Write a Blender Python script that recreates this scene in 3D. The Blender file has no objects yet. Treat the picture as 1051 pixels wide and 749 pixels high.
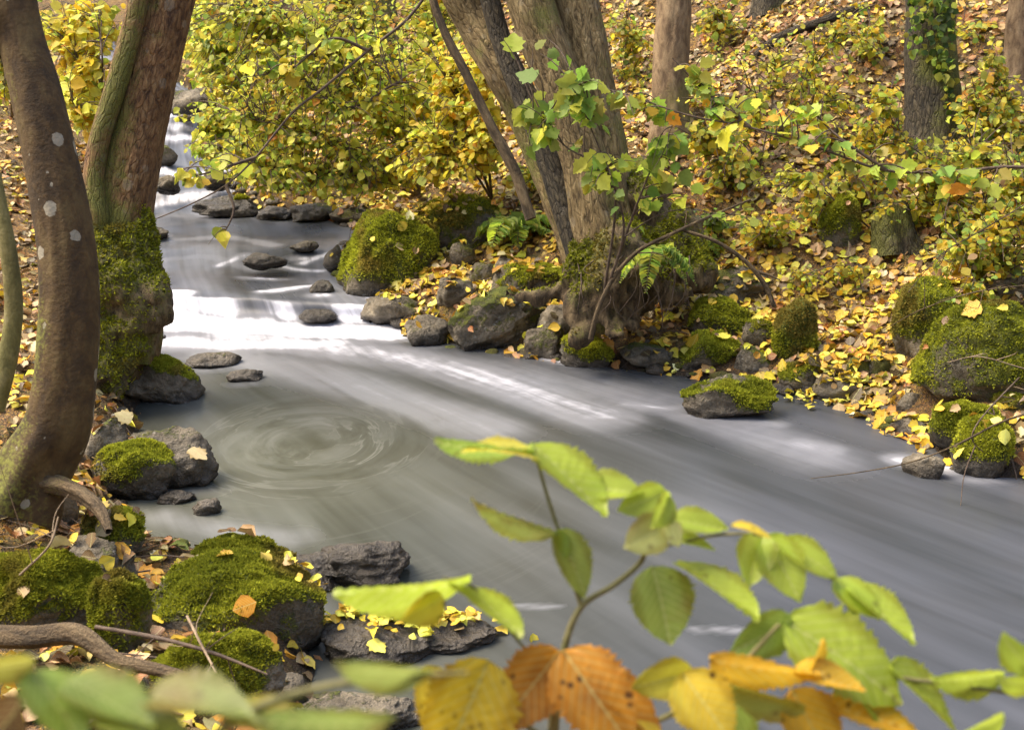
import bpy, math, random
import numpy as np
from mathutils import Vector
from mathutils.bvhtree import BVHTree

random.seed(7)
rng = np.random.default_rng(7)
sc = bpy.context.scene
COL = sc.collection
R = math.radians

# ------------------------------------------------------------------ camera
F, CX, CY = 1268.0, 525.5, 374.5          # photograph measured in its own 1051 x 749 pixels
CAM = np.array([0.0, 0.0, 2.0])
PITCH = math.atan(374.5 / F)
FW = np.array([0, math.cos(PITCH), -math.sin(PITCH)])
UP = np.array([0, math.sin(PITCH), math.cos(PITCH)])
RT = np.array([1.0, 0, 0])

def ray(px, py):
    return FW + (px - CX) / F * RT - (py - CY) / F * UP
def at(px, py, d):                        # world point d metres in front of the lens plane
    return CAM + ray(px, py) * d
def onz(px, py, z):                       # world point at height z
    r = ray(px, py)
    return CAM + r * ((z - CAM[2]) / r[2])

cam = bpy.data.cameras.new('camera'); camo = bpy.data.objects.new('camera', cam); COL.objects.link(camo)
camo.location = CAM; camo.rotation_euler = (math.pi / 2 - PITCH, 0, 0)
cam.sensor_width = 36; cam.lens = 36 * F / 1051; cam.clip_start = 0.02; cam.clip_end = 500
cam.dof.use_dof = True; cam.dof.focus_distance = 5.6; cam.dof.aperture_fstop = 6.3
sc.camera = camo

# ------------------------------------------------------------------ numpy helpers
def _h(ix, iy, iz, s):
    n = (ix.astype(np.int64) * 374761393 + iy.astype(np.int64) * 668265263 + iz.astype(np.int64) * 2147483647 + s * 974634777) & 0xffffffff
    n = ((n ^ (n >> 13)) * 1274126177) & 0xffffffff
    n = ((n ^ (n >> 16)) * 2246822519) & 0xffffffff
    return ((n ^ (n >> 15)) & 0xffff) / 65535.0
def vnoise(P, s=0):
    P = np.asarray(P, float); i = np.floor(P); f = P - i; f = f * f * (3 - 2 * f)
    x, y, z = i[..., 0], i[..., 1], i[..., 2]; r = 0
    for dx in (0, 1):
        wx = f[..., 0] if dx else 1 - f[..., 0]
        for dy in (0, 1):
            wy = f[..., 1] if dy else 1 - f[..., 1]
            for dz in (0, 1):
                wz = f[..., 2] if dz else 1 - f[..., 2]
                r = r + wx * wy * wz * _h(x + dx, y + dy, z + dz, s)
    return r * 2 - 1
def fbm(P, s=0, o=4):
    P = np.asarray(P, float); r = 0; a = 1.0
    for k in range(o):
        r = r + a * vnoise(P * (2.03 ** k) + k * 17.3, s + k); a *= 0.5
    return r
def sstep(a, b, x):
    t = np.clip((x - a) / (b - a), 0, 1); return t * t * (3 - 2 * t)
def norm(v):
    v = np.asarray(v, float); return v / np.maximum(np.linalg.norm(v, axis=-1, keepdims=True), 1e-9)
def spline(pts, n):
    """Catmull-Rom through rows of pts, n samples."""
    P = np.asarray(pts, float); m = len(P)
    if m == 2:
        t = np.linspace(0, 1, n)[:, None]; return P[0] * (1 - t) + P[1] * t
    E = np.vstack([2 * P[0] - P[1], P, 2 * P[-1] - P[-2]])
    t = np.linspace(0, m - 1 - 1e-6, n); i = t.astype(int); f = (t - i)[:, None]
    a, b, c, d = E[i], E[i + 1], E[i + 2], E[i + 3]
    return 0.5 * (2 * b + (c - a) * f + (2 * a - 5 * b + 4 * c - d) * f ** 2 + (3 * b - a - 3 * c + d) * f ** 3)

def mesh_obj(name, V, faces, mat=None, parent=None, attrs=None, smooth=True, uv=None):
    V = np.asarray(V, np.float32); me = bpy.data.meshes.new(name)
    if isinstance(faces, np.ndarray):
        nf, k = faces.shape
        me.vertices.add(len(V)); me.vertices.foreach_set('co', V.ravel())
        me.loops.add(nf * k); me.loops.foreach_set('vertex_index', faces.astype(np.int32).ravel())
        me.polygons.add(nf); me.polygons.foreach_set('loop_start', np.arange(0, nf * k, k, dtype=np.int32))
    else:
        me.from_pydata(V.tolist(), [], faces)
    me.update(calc_edges=True); me.validate()
    for an, (ty, arr) in (attrs or {}).items():
        a = me.attributes.new(an, ty, 'POINT'); arr = np.asarray(arr, np.float32)
        a.data.foreach_set({'FLOAT': 'value', 'FLOAT_VECTOR': 'vector', 'FLOAT_COLOR': 'color'}[ty], arr.ravel())
    me.polygons.foreach_set('use_smooth', [smooth] * len(me.polygons))
    if mat: me.materials.append(mat)
    o = bpy.data.objects.new(name, me); COL.objects.link(o)
    if parent: o.parent = parent
    return o
def tag(o, label=None, cat=None, group=None, kind=None):
    if label: o['label'] = label
    if cat: o['category'] = cat
    if group: o['group'] = group
    if kind: o['kind'] = kind
    return o
def thing(name, loc, label, cat, group=None):
    o = bpy.data.objects.new(name, None); COL.objects.link(o); o.location = loc; o.empty_display_size = 0.1
    return tag(o, label, cat, group)

# ------------------------------------------------------------------ materials
class NT:
    def __init__(s, name):
        s.m = bpy.data.materials.new(name); s.m.use_nodes = True; s.t = s.m.node_tree; s.t.nodes.clear()
        s.out = s.t.nodes.new('ShaderNodeOutputMaterial')
    def n(s, ty, props=None, **ins):
        nd = s.t.nodes.new('ShaderNode' + ty)
        for k, v in (props or {}).items(): setattr(nd, k, v)
        for k, v in ins.items():
            key = int(k[1:]) if k[0] == 'i' and k[1:].isdigit() else k.replace('_', ' ')
            s.set(nd.inputs[key], v)
        return nd
    def set(s, sock, v):
        if isinstance(v, bpy.types.NodeSocket): s.t.links.new(v, sock)
        elif isinstance(v, bpy.types.Node): s.t.links.new(v.outputs[0], sock)
        else:
            if isinstance(v, (tuple, list)) and len(v) == 3 and sock.type == 'RGBA': v = (*v, 1)
            sock.default_value = v
    def noise(s, scale, vec=None, detail=5, rough=0.6, dist=0.0):
        nd = s.n('TexNoise', Scale=scale, Detail=detail, Roughness=rough, Distortion=dist)
        if vec is not None: s.set(nd.inputs['Vector'], vec)
        return nd.outputs['Fac']
    def ramp(s, fac, stops, interp='LINEAR'):
        nd = s.n('ValToRGB', Fac=fac); e = nd.color_ramp.elements; nd.color_ramp.interpolation = interp
        while len(e) < len(stops): e.new(0.5)
        for i, (p, c) in enumerate(stops):
            e[i].position = p; e[i].color = (*c, 1) if isinstance(c, (tuple, list)) else (c, c, c, 1)
        return nd.outputs['Color']
    def mix(s, fac, a, b, mode='MIX'):
        nd = s.t.nodes.new('ShaderNodeMix'); nd.data_type = 'RGBA'; nd.blend_type = mode
        s.set(nd.inputs[0], fac); s.set(nd.inputs[6], a); s.set(nd.inputs[7], b); return nd.outputs[2]
    def math(s, op, a, b=0.0, clamp=False):
        nd = s.n('Math', {'operation': op, 'use_clamp': clamp}, i0=a, i1=b); return nd.outputs[0]
    def attr(s, name, out='Fac'):
        nd = s.n('Attribute', {'attribute_name': name}); return nd.outputs[out]
    def mapping(s, vec, scale=(1, 1, 1)):
        nd = s.n('Mapping', Vector=vec, Scale=scale); return nd.outputs[0]
    def bump(s, h, strength=0.5, dist=0.02, normal=None):
        nd = s.n('Bump', Height=h, Strength=strength, Distance=dist)
        if normal is not None: s.set(nd.inputs['Normal'], normal)
        return nd.outputs[0]
    def pos(s): return s.n('NewGeometry').outputs['Position']
    def done(s, bsdf):
        s.t.links.new(bsdf.outputs[0], s.out.inputs['Surface']); return s.m

def m_rock():
    t = NT('rock'); p = t.pos()
    n1 = t.noise(6, p, 6, 0.65); n2 = t.noise(45, p, 4, 0.7); n3 = t.noise(2.2, p, 3)
    base = t.ramp(n1, [(0.36, (0.042, 0.034, 0.022)), (0.5, (0.135, 0.112, 0.075)), (0.66, (0.26, 0.22, 0.155))])
    base = t.mix(t.math('MULTIPLY', t.ramp(n2, [(0.45, 0), (0.7, 1)]), 0.45), base, (0.31, 0.28, 0.22))
    # pale lichen freckles
    vo = t.n('TexVoronoi', {'feature': 'F1'}, Vector=p, Scale=24.0)
    li = t.math('MULTIPLY', t.ramp(vo.outputs['Distance'], [(0.16, 1), (0.26, 0)]), t.ramp(n3, [(0.5, 0), (0.62, 0.5)]))
    base = t.mix(li, base, (0.38, 0.38, 0.33))
    wet = t.attr('wet')
    base = t.mix(wet, base, (0.25, 0.24, 0.25), 'MULTIPLY')
    mo = t.attr('moss')
    mm = t.math('ADD', mo, t.math('MULTIPLY', t.math('SUBTRACT', n2, 0.5), 0.9))
    mm = t.math('ADD', mm, t.math('MULTIPLY', t.math('SUBTRACT', n1, 0.5), 0.9))
    mf = t.ramp(mm, [(0.38, 0), (0.55, 1)])
    n4 = t.noise(9, p, 5, 0.7); n5 = t.noise(120, p, 3, 0.7)
    mc = t.ramp(n4, [(0.34, (0.08, 0.095, 0.012)), (0.5, (0.17, 0.20, 0.02)), (0.66, (0.30, 0.31, 0.032))])
    mc = t.mix(t.ramp(n5, [(0.4, 0.55), (0.6, 0)]), mc, (0.03, 0.045, 0.008))
    mc = t.mix(t.ramp(n3, [(0.52, 0), (0.7, 0.6)]), mc, (0.13, 0.095, 0.03))
    col = t.mix(mf, base, mc)
    rough = t.math('SUBTRACT', 0.88, t.math('MULTIPLY', wet, t.math('MULTIPLY', 0.62, t.math('SUBTRACT', 1.0, mf))))
    h = t.math('ADD', t.math('MULTIPLY', n2, 0.35), n1)
    h = t.math('ADD', h, t.math('MULTIPLY', t.math('MULTIPLY', n5, mf), 0.8))
    b = t.bump(h, 0.9, 0.06)
    return t.done(t.n('BsdfPrincipled', Base_Color=col, Roughness=rough, Normal=b))

def m_moss():
    t = NT('moss_shoots'); c = t.attr('col', 'Color')
    d = t.n('BsdfDiffuse', Color=c); tr = t.n('BsdfTranslucent', Color=c)
    return t.done(t.n('MixShader', i0=0.3, i1=d.outputs[0], i2=tr.outputs[0]))

def m_leaf(name, trans=0.4, gloss=0.45, veins=True, spots=0.0):
    t = NT(name); c = t.attr('col', 'Color'); lc = t.attr('leafco', 'Vector')
    sep = t.n('SeparateXYZ', Vector=lc); ax = t.math('ABSOLUTE', sep.outputs[0]); y = sep.outputs[1]
    p = t.pos()
    nz = t.noise(60, p, 3)
    col = t.mix(t.ramp(nz, [(0.35, 0.35), (0.6, 0)]), c, (0.72, 0.68, 0.6), 'MULTIPLY')
    if veins:
        w = t.math('SUBTRACT', y, t.math('MULTIPLY', ax, 0.8))
        fr = t.math('FRACT', t.math('MULTIPLY', w, 9.0))
        tri = t.math('ABSOLUTE', t.math('SUBTRACT', fr, 0.5))
        v1 = t.ramp(tri, [(0.0, 1), (0.09, 0)]); v2 = t.ramp(ax, [(0.008, 1), (0.02, 0)])
        v = t.math('MAXIMUM', v1, v2)
        col = t.mix(t.math('MULTIPLY', v, 0.5), col, (0.62, 0.66, 0.28))
    if spots:
        sp = t.n('TexVoronoi', {'feature': 'F1'}, Vector=p, Scale=70.0)
        n2 = t.noise(28, p, 2)
        s = t.math('MULTIPLY', t.ramp(sp.outputs['Distance'], [(0.18, 1), (0.3, 0)]), t.ramp(n2, [(0.55, 0), (0.6, spots)]))
        col = t.mix(s, col, (0.09, 0.04, 0.015))
        # browned rim
        rim = t.ramp(t.math('ADD', ax, t.math('MULTIPLY', nz, 0.18)), [(0.36, 0), (0.46, 0.5)])
        col = t.mix(rim, col, (0.55, 0.42, 0.2), 'MULTIPLY')
    pb = t.n('BsdfPrincipled', Base_Color=col, Roughness=gloss)
    pb.inputs['Specular IOR Level'].default_value = 0.35
    tr = t.n('BsdfTranslucent', Color=col)
    return t.done(t.n('MixShader', i0=trans, i1=pb.outputs[0], i2=tr.outputs[0]))

def m_bark(name, c1, c2, c3, stretch=0.25, scale=22, moss=0.5, lichen=0.0, bump=0.8, fiss=0.5, crack=0.0):
    t = NT(name); co = t.attr('barkco', 'Vector')
    v = t.mapping(co, (1, 1, stretch))
    n1 = t.noise(scale, v, 6, 0.65, 0.4); n2 = t.noise(scale * 0.22, co, 4); n3 = t.noise(scale * 5, co, 3)
    col = t.ramp(n1, [(0.38, c1), (0.5, c2), (0.63, c3)])
    n6 = t.noise(3.2, co, 3); col = t.mix(t.ramp(n6, [(0.4, 0.45), (0.6, 0)]), col, (0.55, 0.5, 0.42), 'MULTIPLY')
    col = t.mix(t.ramp(n3, [(0.35, 0.4), (0.6, 0)]), col, (0.5, 0.5, 0.5), 'MULTIPLY')
    if crack:
        jv = t.n('VectorMath', {'operation': 'ADD'}, i0=t.mapping(co, (1, 1, 0.28)), i1=t.n('VectorMath', {'operation': 'SCALE'}, i0=t.n('TexNoise', Vector=v, Scale=scale * 0.5).outputs['Color'], Scale=0.035).outputs[0])
        vc = t.n('TexVoronoi', {'feature': 'DISTANCE_TO_EDGE'}, Vector=jv, Scale=42.0)
        ck = t.ramp(vc.outputs['Distance'], [(0.0, 0), (0.16, 1)])
        col = t.mix(t.math('MULTIPLY', t.math('SUBTRACT', 1.0, ck), crack), col, (0.28, 0.24, 0.18), 'MULTIPLY')
    else: ck = 0.0
    if lichen:
        vo = t.n('TexVoronoi', {'feature': 'F1'}, Vector=t.mapping(co, (1, 1, 0.8)), Scale=17.0)
        sz = t.n('SeparateColor', Color=vo.outputs['Color'])
        rad = t.math('MULTIPLY', t.math('POWER', sz.outputs[0], 4.0), 0.42)
        wob = t.math('MULTIPLY', t.math('SUBTRACT', n3, 0.5), 0.3)
        k = t.ramp(t.math('SUBTRACT', t.math('ADD', vo.outputs['Distance'], wob), rad), [(0.0, lichen), (0.03, 0)])
        col = t.mix(k, col, (0.33, 0.31, 0.24))
    mo = t.attr('moss')
    mf = t.ramp(t.math('ADD', mo, t.math('MULTIPLY', t.math('SUBTRACT', t.math('ADD', n2, n3), 1.0), 0.7)), [(0.4, 0), (0.62, moss)])
    mc = t.ramp(n3, [(0.35, (0.06, 0.068, 0.010)), (0.6, (0.17, 0.18, 0.025))])
    col = t.mix(mf, col, mc)
    b = t.bump(t.math('ADD', t.math('ADD', t.math('MULTIPLY', n1, fiss), t.math('MULTIPLY', n3, 0.2)), t.math('MULTIPLY', ck, 0.22)), bump, 0.06)
    return t.done(t.n('BsdfPrincipled', Base_Color=col, Roughness=0.85, Normal=b))

def m_ground():
    t = NT('forest_floor'); p = t.pos()
    n1 = t.noise(3.0, p, 5); n2 = t.noise(30, p, 5, 0.7); n3 = t.noise(0.9, p, 3)
    soil = t.ramp(n2, [(0.3, (0.04, 0.027, 0.016)), (0.6, (0.12, 0.08, 0.045))])
    jit = t.n('VectorMath', {'operation': 'ADD'}, i0=p, i1=t.n('TexNoise', Vector=p, Scale=18.0).outputs['Color'])
    vo = t.n('TexVoronoi', {'feature': 'F1'}, Vector=jit, Scale=15.0)
    hue = t.n('SeparateColor', Color=vo.outputs['Color'])
    lf = t.ramp(hue.outputs[0], [(0.0, (0.10, 0.055, 0.025)), (0.3, (0.20, 0.105, 0.04)), (0.5, (0.28, 0.16, 0.06)), (0.7, (0.36, 0.19, 0.045)), (0.85, (0.44, 0.28, 0.05)), (1.0, (0.28, 0.11, 0.03))])
    k = t.math('MULTIPLY', t.ramp(hue.outputs[1], [(0.2, 0), (0.25, 1)]), t.attr('litter'))
    col = t.mix(k, soil, lf)
    mo = t.ramp(t.math('ADD', t.math('MULTIPLY', n1, 0.7), t.math('MULTIPLY', n2, 0.5)), [(0.60, 0), (0.72, 0.6)])
    col = t.mix(mo, col, t.ramp(n2, [(0.3, (0.03, 0.045, 0.008)), (0.7, (0.10, 0.12, 0.015))]))
    wet = t.attr('wet')
    col = t.mix(wet, col, (0.45, 0.43, 0.40), 'MULTIPLY')
    b = t.bump(t.math('ADD', n2, t.math('MULTIPLY', vo.outputs['Distance'], 0.8)), 0.9, 0.03)
    return t.done(t.n('BsdfPrincipled', Base_Color=col, Roughness=0.9, Normal=b))

def m_water():
    t = NT('stream_water'); fl = t.attr('flow', 'Vector'); ed = t.attr('eddyco', 'Vector'); p = t.pos()
    foam = t.attr('foam'); eddy = t.attr('eddy'); murk = t.attr('murk')
    # long silky streaks along the flow, soft and broad
    f2 = t.attr('poolflow', 'Vector'); pw = t.attr('pool')
    def both(sc, det, dist):
        a = t.noise(1.0, t.mapping(fl, sc), det, 0.55, dist); b_ = t.noise(1.0, t.mapping(f2, sc), det, 0.55, dist)
        return t.n('Mix', {'data_type': 'FLOAT'}, i0=pw, i2=a, i3=b_).outputs[0]
    s1 = both((0.45, 3.6, 1), 3, 0.35); s2 = both((0.8, 16.0, 1), 3, 0.3)
    s3 = t.noise(2.3, p, 3, 0.5)
    e1 = t.noise(1.0, t.mapping(ed, (9, 1, 1)), 4, 0.55, 0.5)
    st = t.math('ADD', t.math('MULTIPLY', s1, 0.8), t.math('MULTIPLY', s2, 0.2))
    e2 = t.n('Math', {'operation': 'MULTIPLY_ADD'}, i0=e1, i1=0.9, i2=0.06).outputs[0]
    sm = t.n('Mix', {'data_type': 'FLOAT'}, i0=eddy, i2=st, i3=e2).outputs[0]
    deep = t.mix(murk, (0.027, 0.031, 0.032), (0.044, 0.046, 0.029))
    milk = t.mix(murk, (0.092, 0.099, 0.117), (0.140, 0.147, 0.124))
    col = t.mix(t.ramp(sm, [(0.3, 0), (0.74, 1)]), deep, milk)
    col = t.mix(t.math('MULTIPLY', t.ramp(s3, [(0.4, 0), (0.7, 0.35)]), murk), col, (0.045, 0.042, 0.026))
    # thin drifting threads of froth in the eddy
    fl_ = t.ramp(t.math('ABSOLUTE', t.math('SUBTRACT', e1, 0.52)), [(0.0, 1), (0.035, 0)], 'EASE')
    thread = t.math('MULTIPLY', t.math('MULTIPLY', fl_, t.ramp(s3, [(0.42, 0), (0.68, 0.24)])), t.math('MULTIPLY', murk, t.math('ADD', 0.25, eddy)))
    col = t.mix(thread, col, (0.34, 0.35, 0.31))
    n9 = t.noise(9.0, p, 5, 0.65)
    br = t.math('ADD', t.math('ADD', 0.25, t.math('MULTIPLY', sm, 0.9)), t.math('MULTIPLY', n9, 0.75))
    fm = t.math('MULTIPLY', foam, br)
    fm = t.math('ADD', fm, t.math('MULTIPLY', t.math('MULTIPLY', t.math('SUBTRACT', s2, 0.5), 0.9), foam))
    ff = t.ramp(fm, [(0.0, 0), (0.30, 0.16), (0.62, 0.62), (0.95, 1)], 'EASE')
    col = t.mix(ff, col, (0.78, 0.80, 0.88))
    rough = t.math('ADD', 0.27, t.math('MULTIPLY', ff, 0.5))
    b = t.bump(t.math('ADD', sm, t.math('MULTIPLY', s3, 0.6)), 0.18, 0.03)
    bs = t.n('BsdfPrincipled', Base_Color=col, Roughness=rough, Normal=b, IOR=1.33)
    bs.inputs['Specular IOR Level'].default_value = 0.28
    return t.done(bs)

def m_plain(name, c1, c2, scale=40, rough=0.8):
    t = NT(name); p = t.pos(); n = t.noise(scale, p, 4, 0.7)
    return t.done(t.n('BsdfPrincipled', Base_Color=t.ramp(n, [(0.35, c1), (0.65, c2)]), Roughness=rough, Normal=t.bump(n, 0.5, 0.01)))

M_ROCK, M_MOSS, M_GROUND, M_WATER = m_rock(), m_moss(), m_ground(), m_water()
M_LITTER = m_leaf('fallen_leaf', 0.15, 0.5, True, 0.5)
M_LEAF = m_leaf('living_leaf', 0.56, 0.5, False)
M_BIGLEAF = m_leaf('near_leaf', 0.55, 0.36, True, 0.45)
M_OLDLEAF = m_leaf('autumn_leaf', 0.5, 0.5, True, 0.9)
M_TWIG = m_plain('twig_bark', (0.05, 0.032, 0.022), (0.13, 0.09, 0.06))
M_PALETWIG = m_plain('dry_twig', (0.16, 0.11, 0.07), (0.32, 0.24, 0.15))
M_GREENTWIG = m_plain('green_twig', (0.10, 0.10, 0.03), (0.19, 0.17, 0.07))
M_BARK_SPOT = m_bark('spotted_bark', (0.045, 0.026, 0.008), (0.085, 0.050, 0.015), (0.125, 0.085, 0.03), 0.6, 14, 0.8, 0.75, 0.35, 0.3)
M_BARK_RED = m_bark('russet_bark', (0.10, 0.046, 0.016), (0.24, 0.125, 0.048), (0.34, 0.205, 0.09), 0.45, 40, 0.9, 0.3, 0.8, 0.4, 0.35)
M_BARK_GREY = m_bark('grey_bark', (0.10, 0.068, 0.025), (0.26, 0.185, 0.080), (0.37, 0.285, 0.14), 0.22, 44, 0.85, 0.2, 0.7, 0.7, 0.3)
M_BARK_DARK = m_bark('dark_bark', (0.03, 0.024, 0.013), (0.075, 0.06, 0.034), (0.13, 0.105, 0.06), 0.3, 40, 0.8, 0.1, 0.9, 0.7, 0.8)
M_BARK_TAN = m_bark('tan_bark', (0.13, 0.08, 0.04), (0.24, 0.16, 0.085), (0.33, 0.235, 0.13), 0.4, 24, 0.5, 0.1, 0.5, 0.4)
M_STEM_GREEN = m_bark('green_stem_bark', (0.13, 0.12, 0.035), (0.20, 0.18, 0.06), (0.27, 0.24, 0.10), 0.5, 20, 0.4, 0.1, 0.3, 0.3)
M_ROOT = m_bark('root_bark', (0.05, 0.034, 0.016), (0.125, 0.085, 0.042), (0.22, 0.16, 0.085), 0.3, 26, 0.7, 0.0, 0.8, 0.5)

# ------------------------------------------------------------------ stream outline (left, right, level)
ST = [  # upstream to downstream
    ((-11.0, 23.0), (-9.6, 23.6), 2.0), ((-7.0, 18.0), (-5.8, 18.6), 1.45),
    (onz(172, 96, .95)[:2], onz(206, 96, .95)[:2], .95), (onz(174, 112, .84)[:2], onz(210, 112, .84)[:2], .84),
    (onz(168, 132, .70)[:2], onz(212, 132, .70)[:2], .70), (onz(164, 150, .60)[:2], onz(214, 150, .60)[:2], .60),
    (onz(160, 170, .50)[:2], onz(226, 168, .50)[:2], .50), (onz(158, 185, .43)[:2], onz(236, 183, .43)[:2], .43),
    (onz(155, 198, .37)[:2], onz(240, 197, .37)[:2], .37), (onz(152, 210, .29)[:2], onz(250, 212, .29)[:2], .29),
    (onz(149, 222, .265)[:2], onz(330, 224, .265)[:2], .265), (onz(147, 238, .245)[:2], onz(366, 238, .245)[:2], .245),
    (onz(147, 252, .23)[:2], onz(350, 254, .23)[:2], .23), (onz(149, 265, .185)[:2], onz(345, 268, .185)[:2], .185),
    (onz(152, 279, .15)[:2], onz(350, 288, .15)[:2], .15), (onz(155, 292, .13)[:2], onz(376, 303, .13)[:2], .13),
    (onz(158, 303, .115)[:2], onz(392, 313, .115)[:2], .115), (onz(160, 324, .02)[:2], onz(405, 330, .02)[:2], .02),
    (onz(160, 345, 0)[:2], onz(425, 347, 0)[:2], 0), (onz(146, 400, 0)[:2], onz(480, 359, 0)[:2], 0),
    (onz(138, 470, 0)[:2], onz(560, 371, 0)[:2], 0), (onz(130, 520, 0)[:2], onz(640, 379, 0)[:2], 0),
    (onz(165, 562, 0)[:2], onz(720, 390, 0)[:2], 0), (onz(285, 594, 0)[:2], onz(830, 411, 0)[:2], 0),
    (onz(325, 660, 0)[:2], onz(910, 446, 0)[:2], 0), (onz(345, 765, 0)[:2], onz(980, 484, 0)[:2], 0),
    ((0.25, 2.25), onz(1060, 494, 0)[:2], 0), ((2.4, 1.9), (3.6, 4.55), 0), ((9.0, 1.6), (9.5, 4.6), 0)]
SL = spline([[*s[0], s[2]] for s in ST], 260); SR = spline([[*s[1], s[2]] for s in ST], 260)
POLY = np.vstack([SL[:, :2], SR[::-1, :2]])
BND = np.vstack([SL, SR]); BSIDE = np.r_[np.zeros(len(SL)), np.ones(len(SR))]

def inside(XY):
    x, y = XY[:, 0], XY[:, 1]; r = np.zeros(len(XY), bool); n = len(POLY); j = n - 1
    for i in range(n):
        xi, yi = POLY[i]; xj, yj = POLY[j]
        c = ((yi > y) != (yj > y))
        if c.any():
            xx = (xj - xi) * (y - yi) / (yj - yi + 1e-12) + xi
            r ^= c & (x < xx)
        j = i
    return r

def field(XY):
    """signed distance to the water's edge, local level, side weight (1 = right bank)"""
    XY = np.asarray(XY, float); D = np.empty(len(XY)); L = np.empty(len(XY)); S = np.empty(len(XY))
    for a in range(0, len(XY), 8000):
        q = XY[a:a + 8000]
        d2 = ((q[:, None, :] - BND[None, :, :2]) ** 2).sum(2)
        D[a:a + 8000] = np.sqrt(d2.min(1))
        w = 1 / (d2 + 0.02) ** 2.0
        L[a:a + 8000] = (w * BND[None, :, 2]).sum(1) / w.sum(1)
        S[a:a + 8000] = (w * BSIDE[None, :]).sum(1) / w.sum(1)
    ins = inside(XY)
    return np.where(ins, -D, D), L, S

def height(XY, detail=True):
    XY = np.asarray(XY, float); D, L, S = field(XY)
    d = np.maximum(D, 0)
    hr = 0.05 * sstep(0, .25, d) + .23 * d * sstep(0, .3, d) + .24 * np.maximum(d - .7, 0) + .10 * np.maximum(d - 3, 0)
    hl = 0.17 * sstep(0, .20, d) + .10 * d * sstep(0, .3, d) + .26 * np.maximum(d - 1.6, 0)
    # the far left side of the valley climbs too
    s = sstep(.35, .65, S)
    h = np.where(D > 0, hl * (1 - s) + hr * s, -np.minimum(.10 - D * .7, .42) + 0.04)
    h = h + L
    if detail:
        P3 = np.c_[XY, np.zeros(len(XY))]; k = sstep(-.1, .3, D)
        h = h + k * (0.055 * fbm(P3 * 1.7, 3, 3) + 0.018 * fbm(P3 * 9, 9, 3))
    return h

# ground sheet: fine near the stream, coarse far away
gx = np.r_[np.linspace(-60, -9, 26)[:-1], np.linspace(-9, -4.5, 46)[:-1], np.linspace(-4.5, 5, 238)[:-1], np.linspace(5, 11, 50)[:-1], np.linspace(11, 60, 26)]
gy = np.r_[np.linspace(-20, 1.5, 24)[:-1], np.linspace(1.5, 12, 262)[:-1], np.linspace(12, 20, 80)[:-1], np.linspace(20, 90, 36)]
GX, GY = np.meshgrid(gx, gy); gXY = np.c_[GX.ravel(), GY.ravel()]
gZ = height(gXY); gD, gL, gS = field(gXY)
nx, ny = len(gx), len(gy)
ii = np.arange(nx * ny).reshape(ny, nx)
gF = np.stack([ii[:-1, :-1], ii[:-1, 1:], ii[1:, 1:], ii[1:, :-1]], -1).reshape(-1, 4)
gV = np.c_[gXY, gZ]
ground = mesh_obj('ground', gV, gF, M_GROUND, attrs={
    'wet': ('FLOAT', np.clip(1 - (gZ - gL) / .10, 0, 1)), 'litter': ('FLOAT', sstep(.02, .25, gD))})
tag(ground, 'leaf strewn forest floor sloping down to the stream banks', 'ground', kind='structure')
GBVH = BVHTree.FromPolygons([tuple(v) for v in gV], gF.tolist())

def hit(px, py):
    r = ray(px, py); h = GBVH.ray_cast(Vector(CAM), Vector(r).normalized(), 200)
    return np.array(h[0]) if h[0] is not None else onz(px, py, 0.2)
def gz(x, y):
    h = GBVH.ray_cast(Vector((x, y, 60)), Vector((0, 0, -1)))
    return h[0].z if h[0] is not None else 0.0
def depth_of(p): return float(np.dot(np.asarray(p) - CAM, FW))

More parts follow.
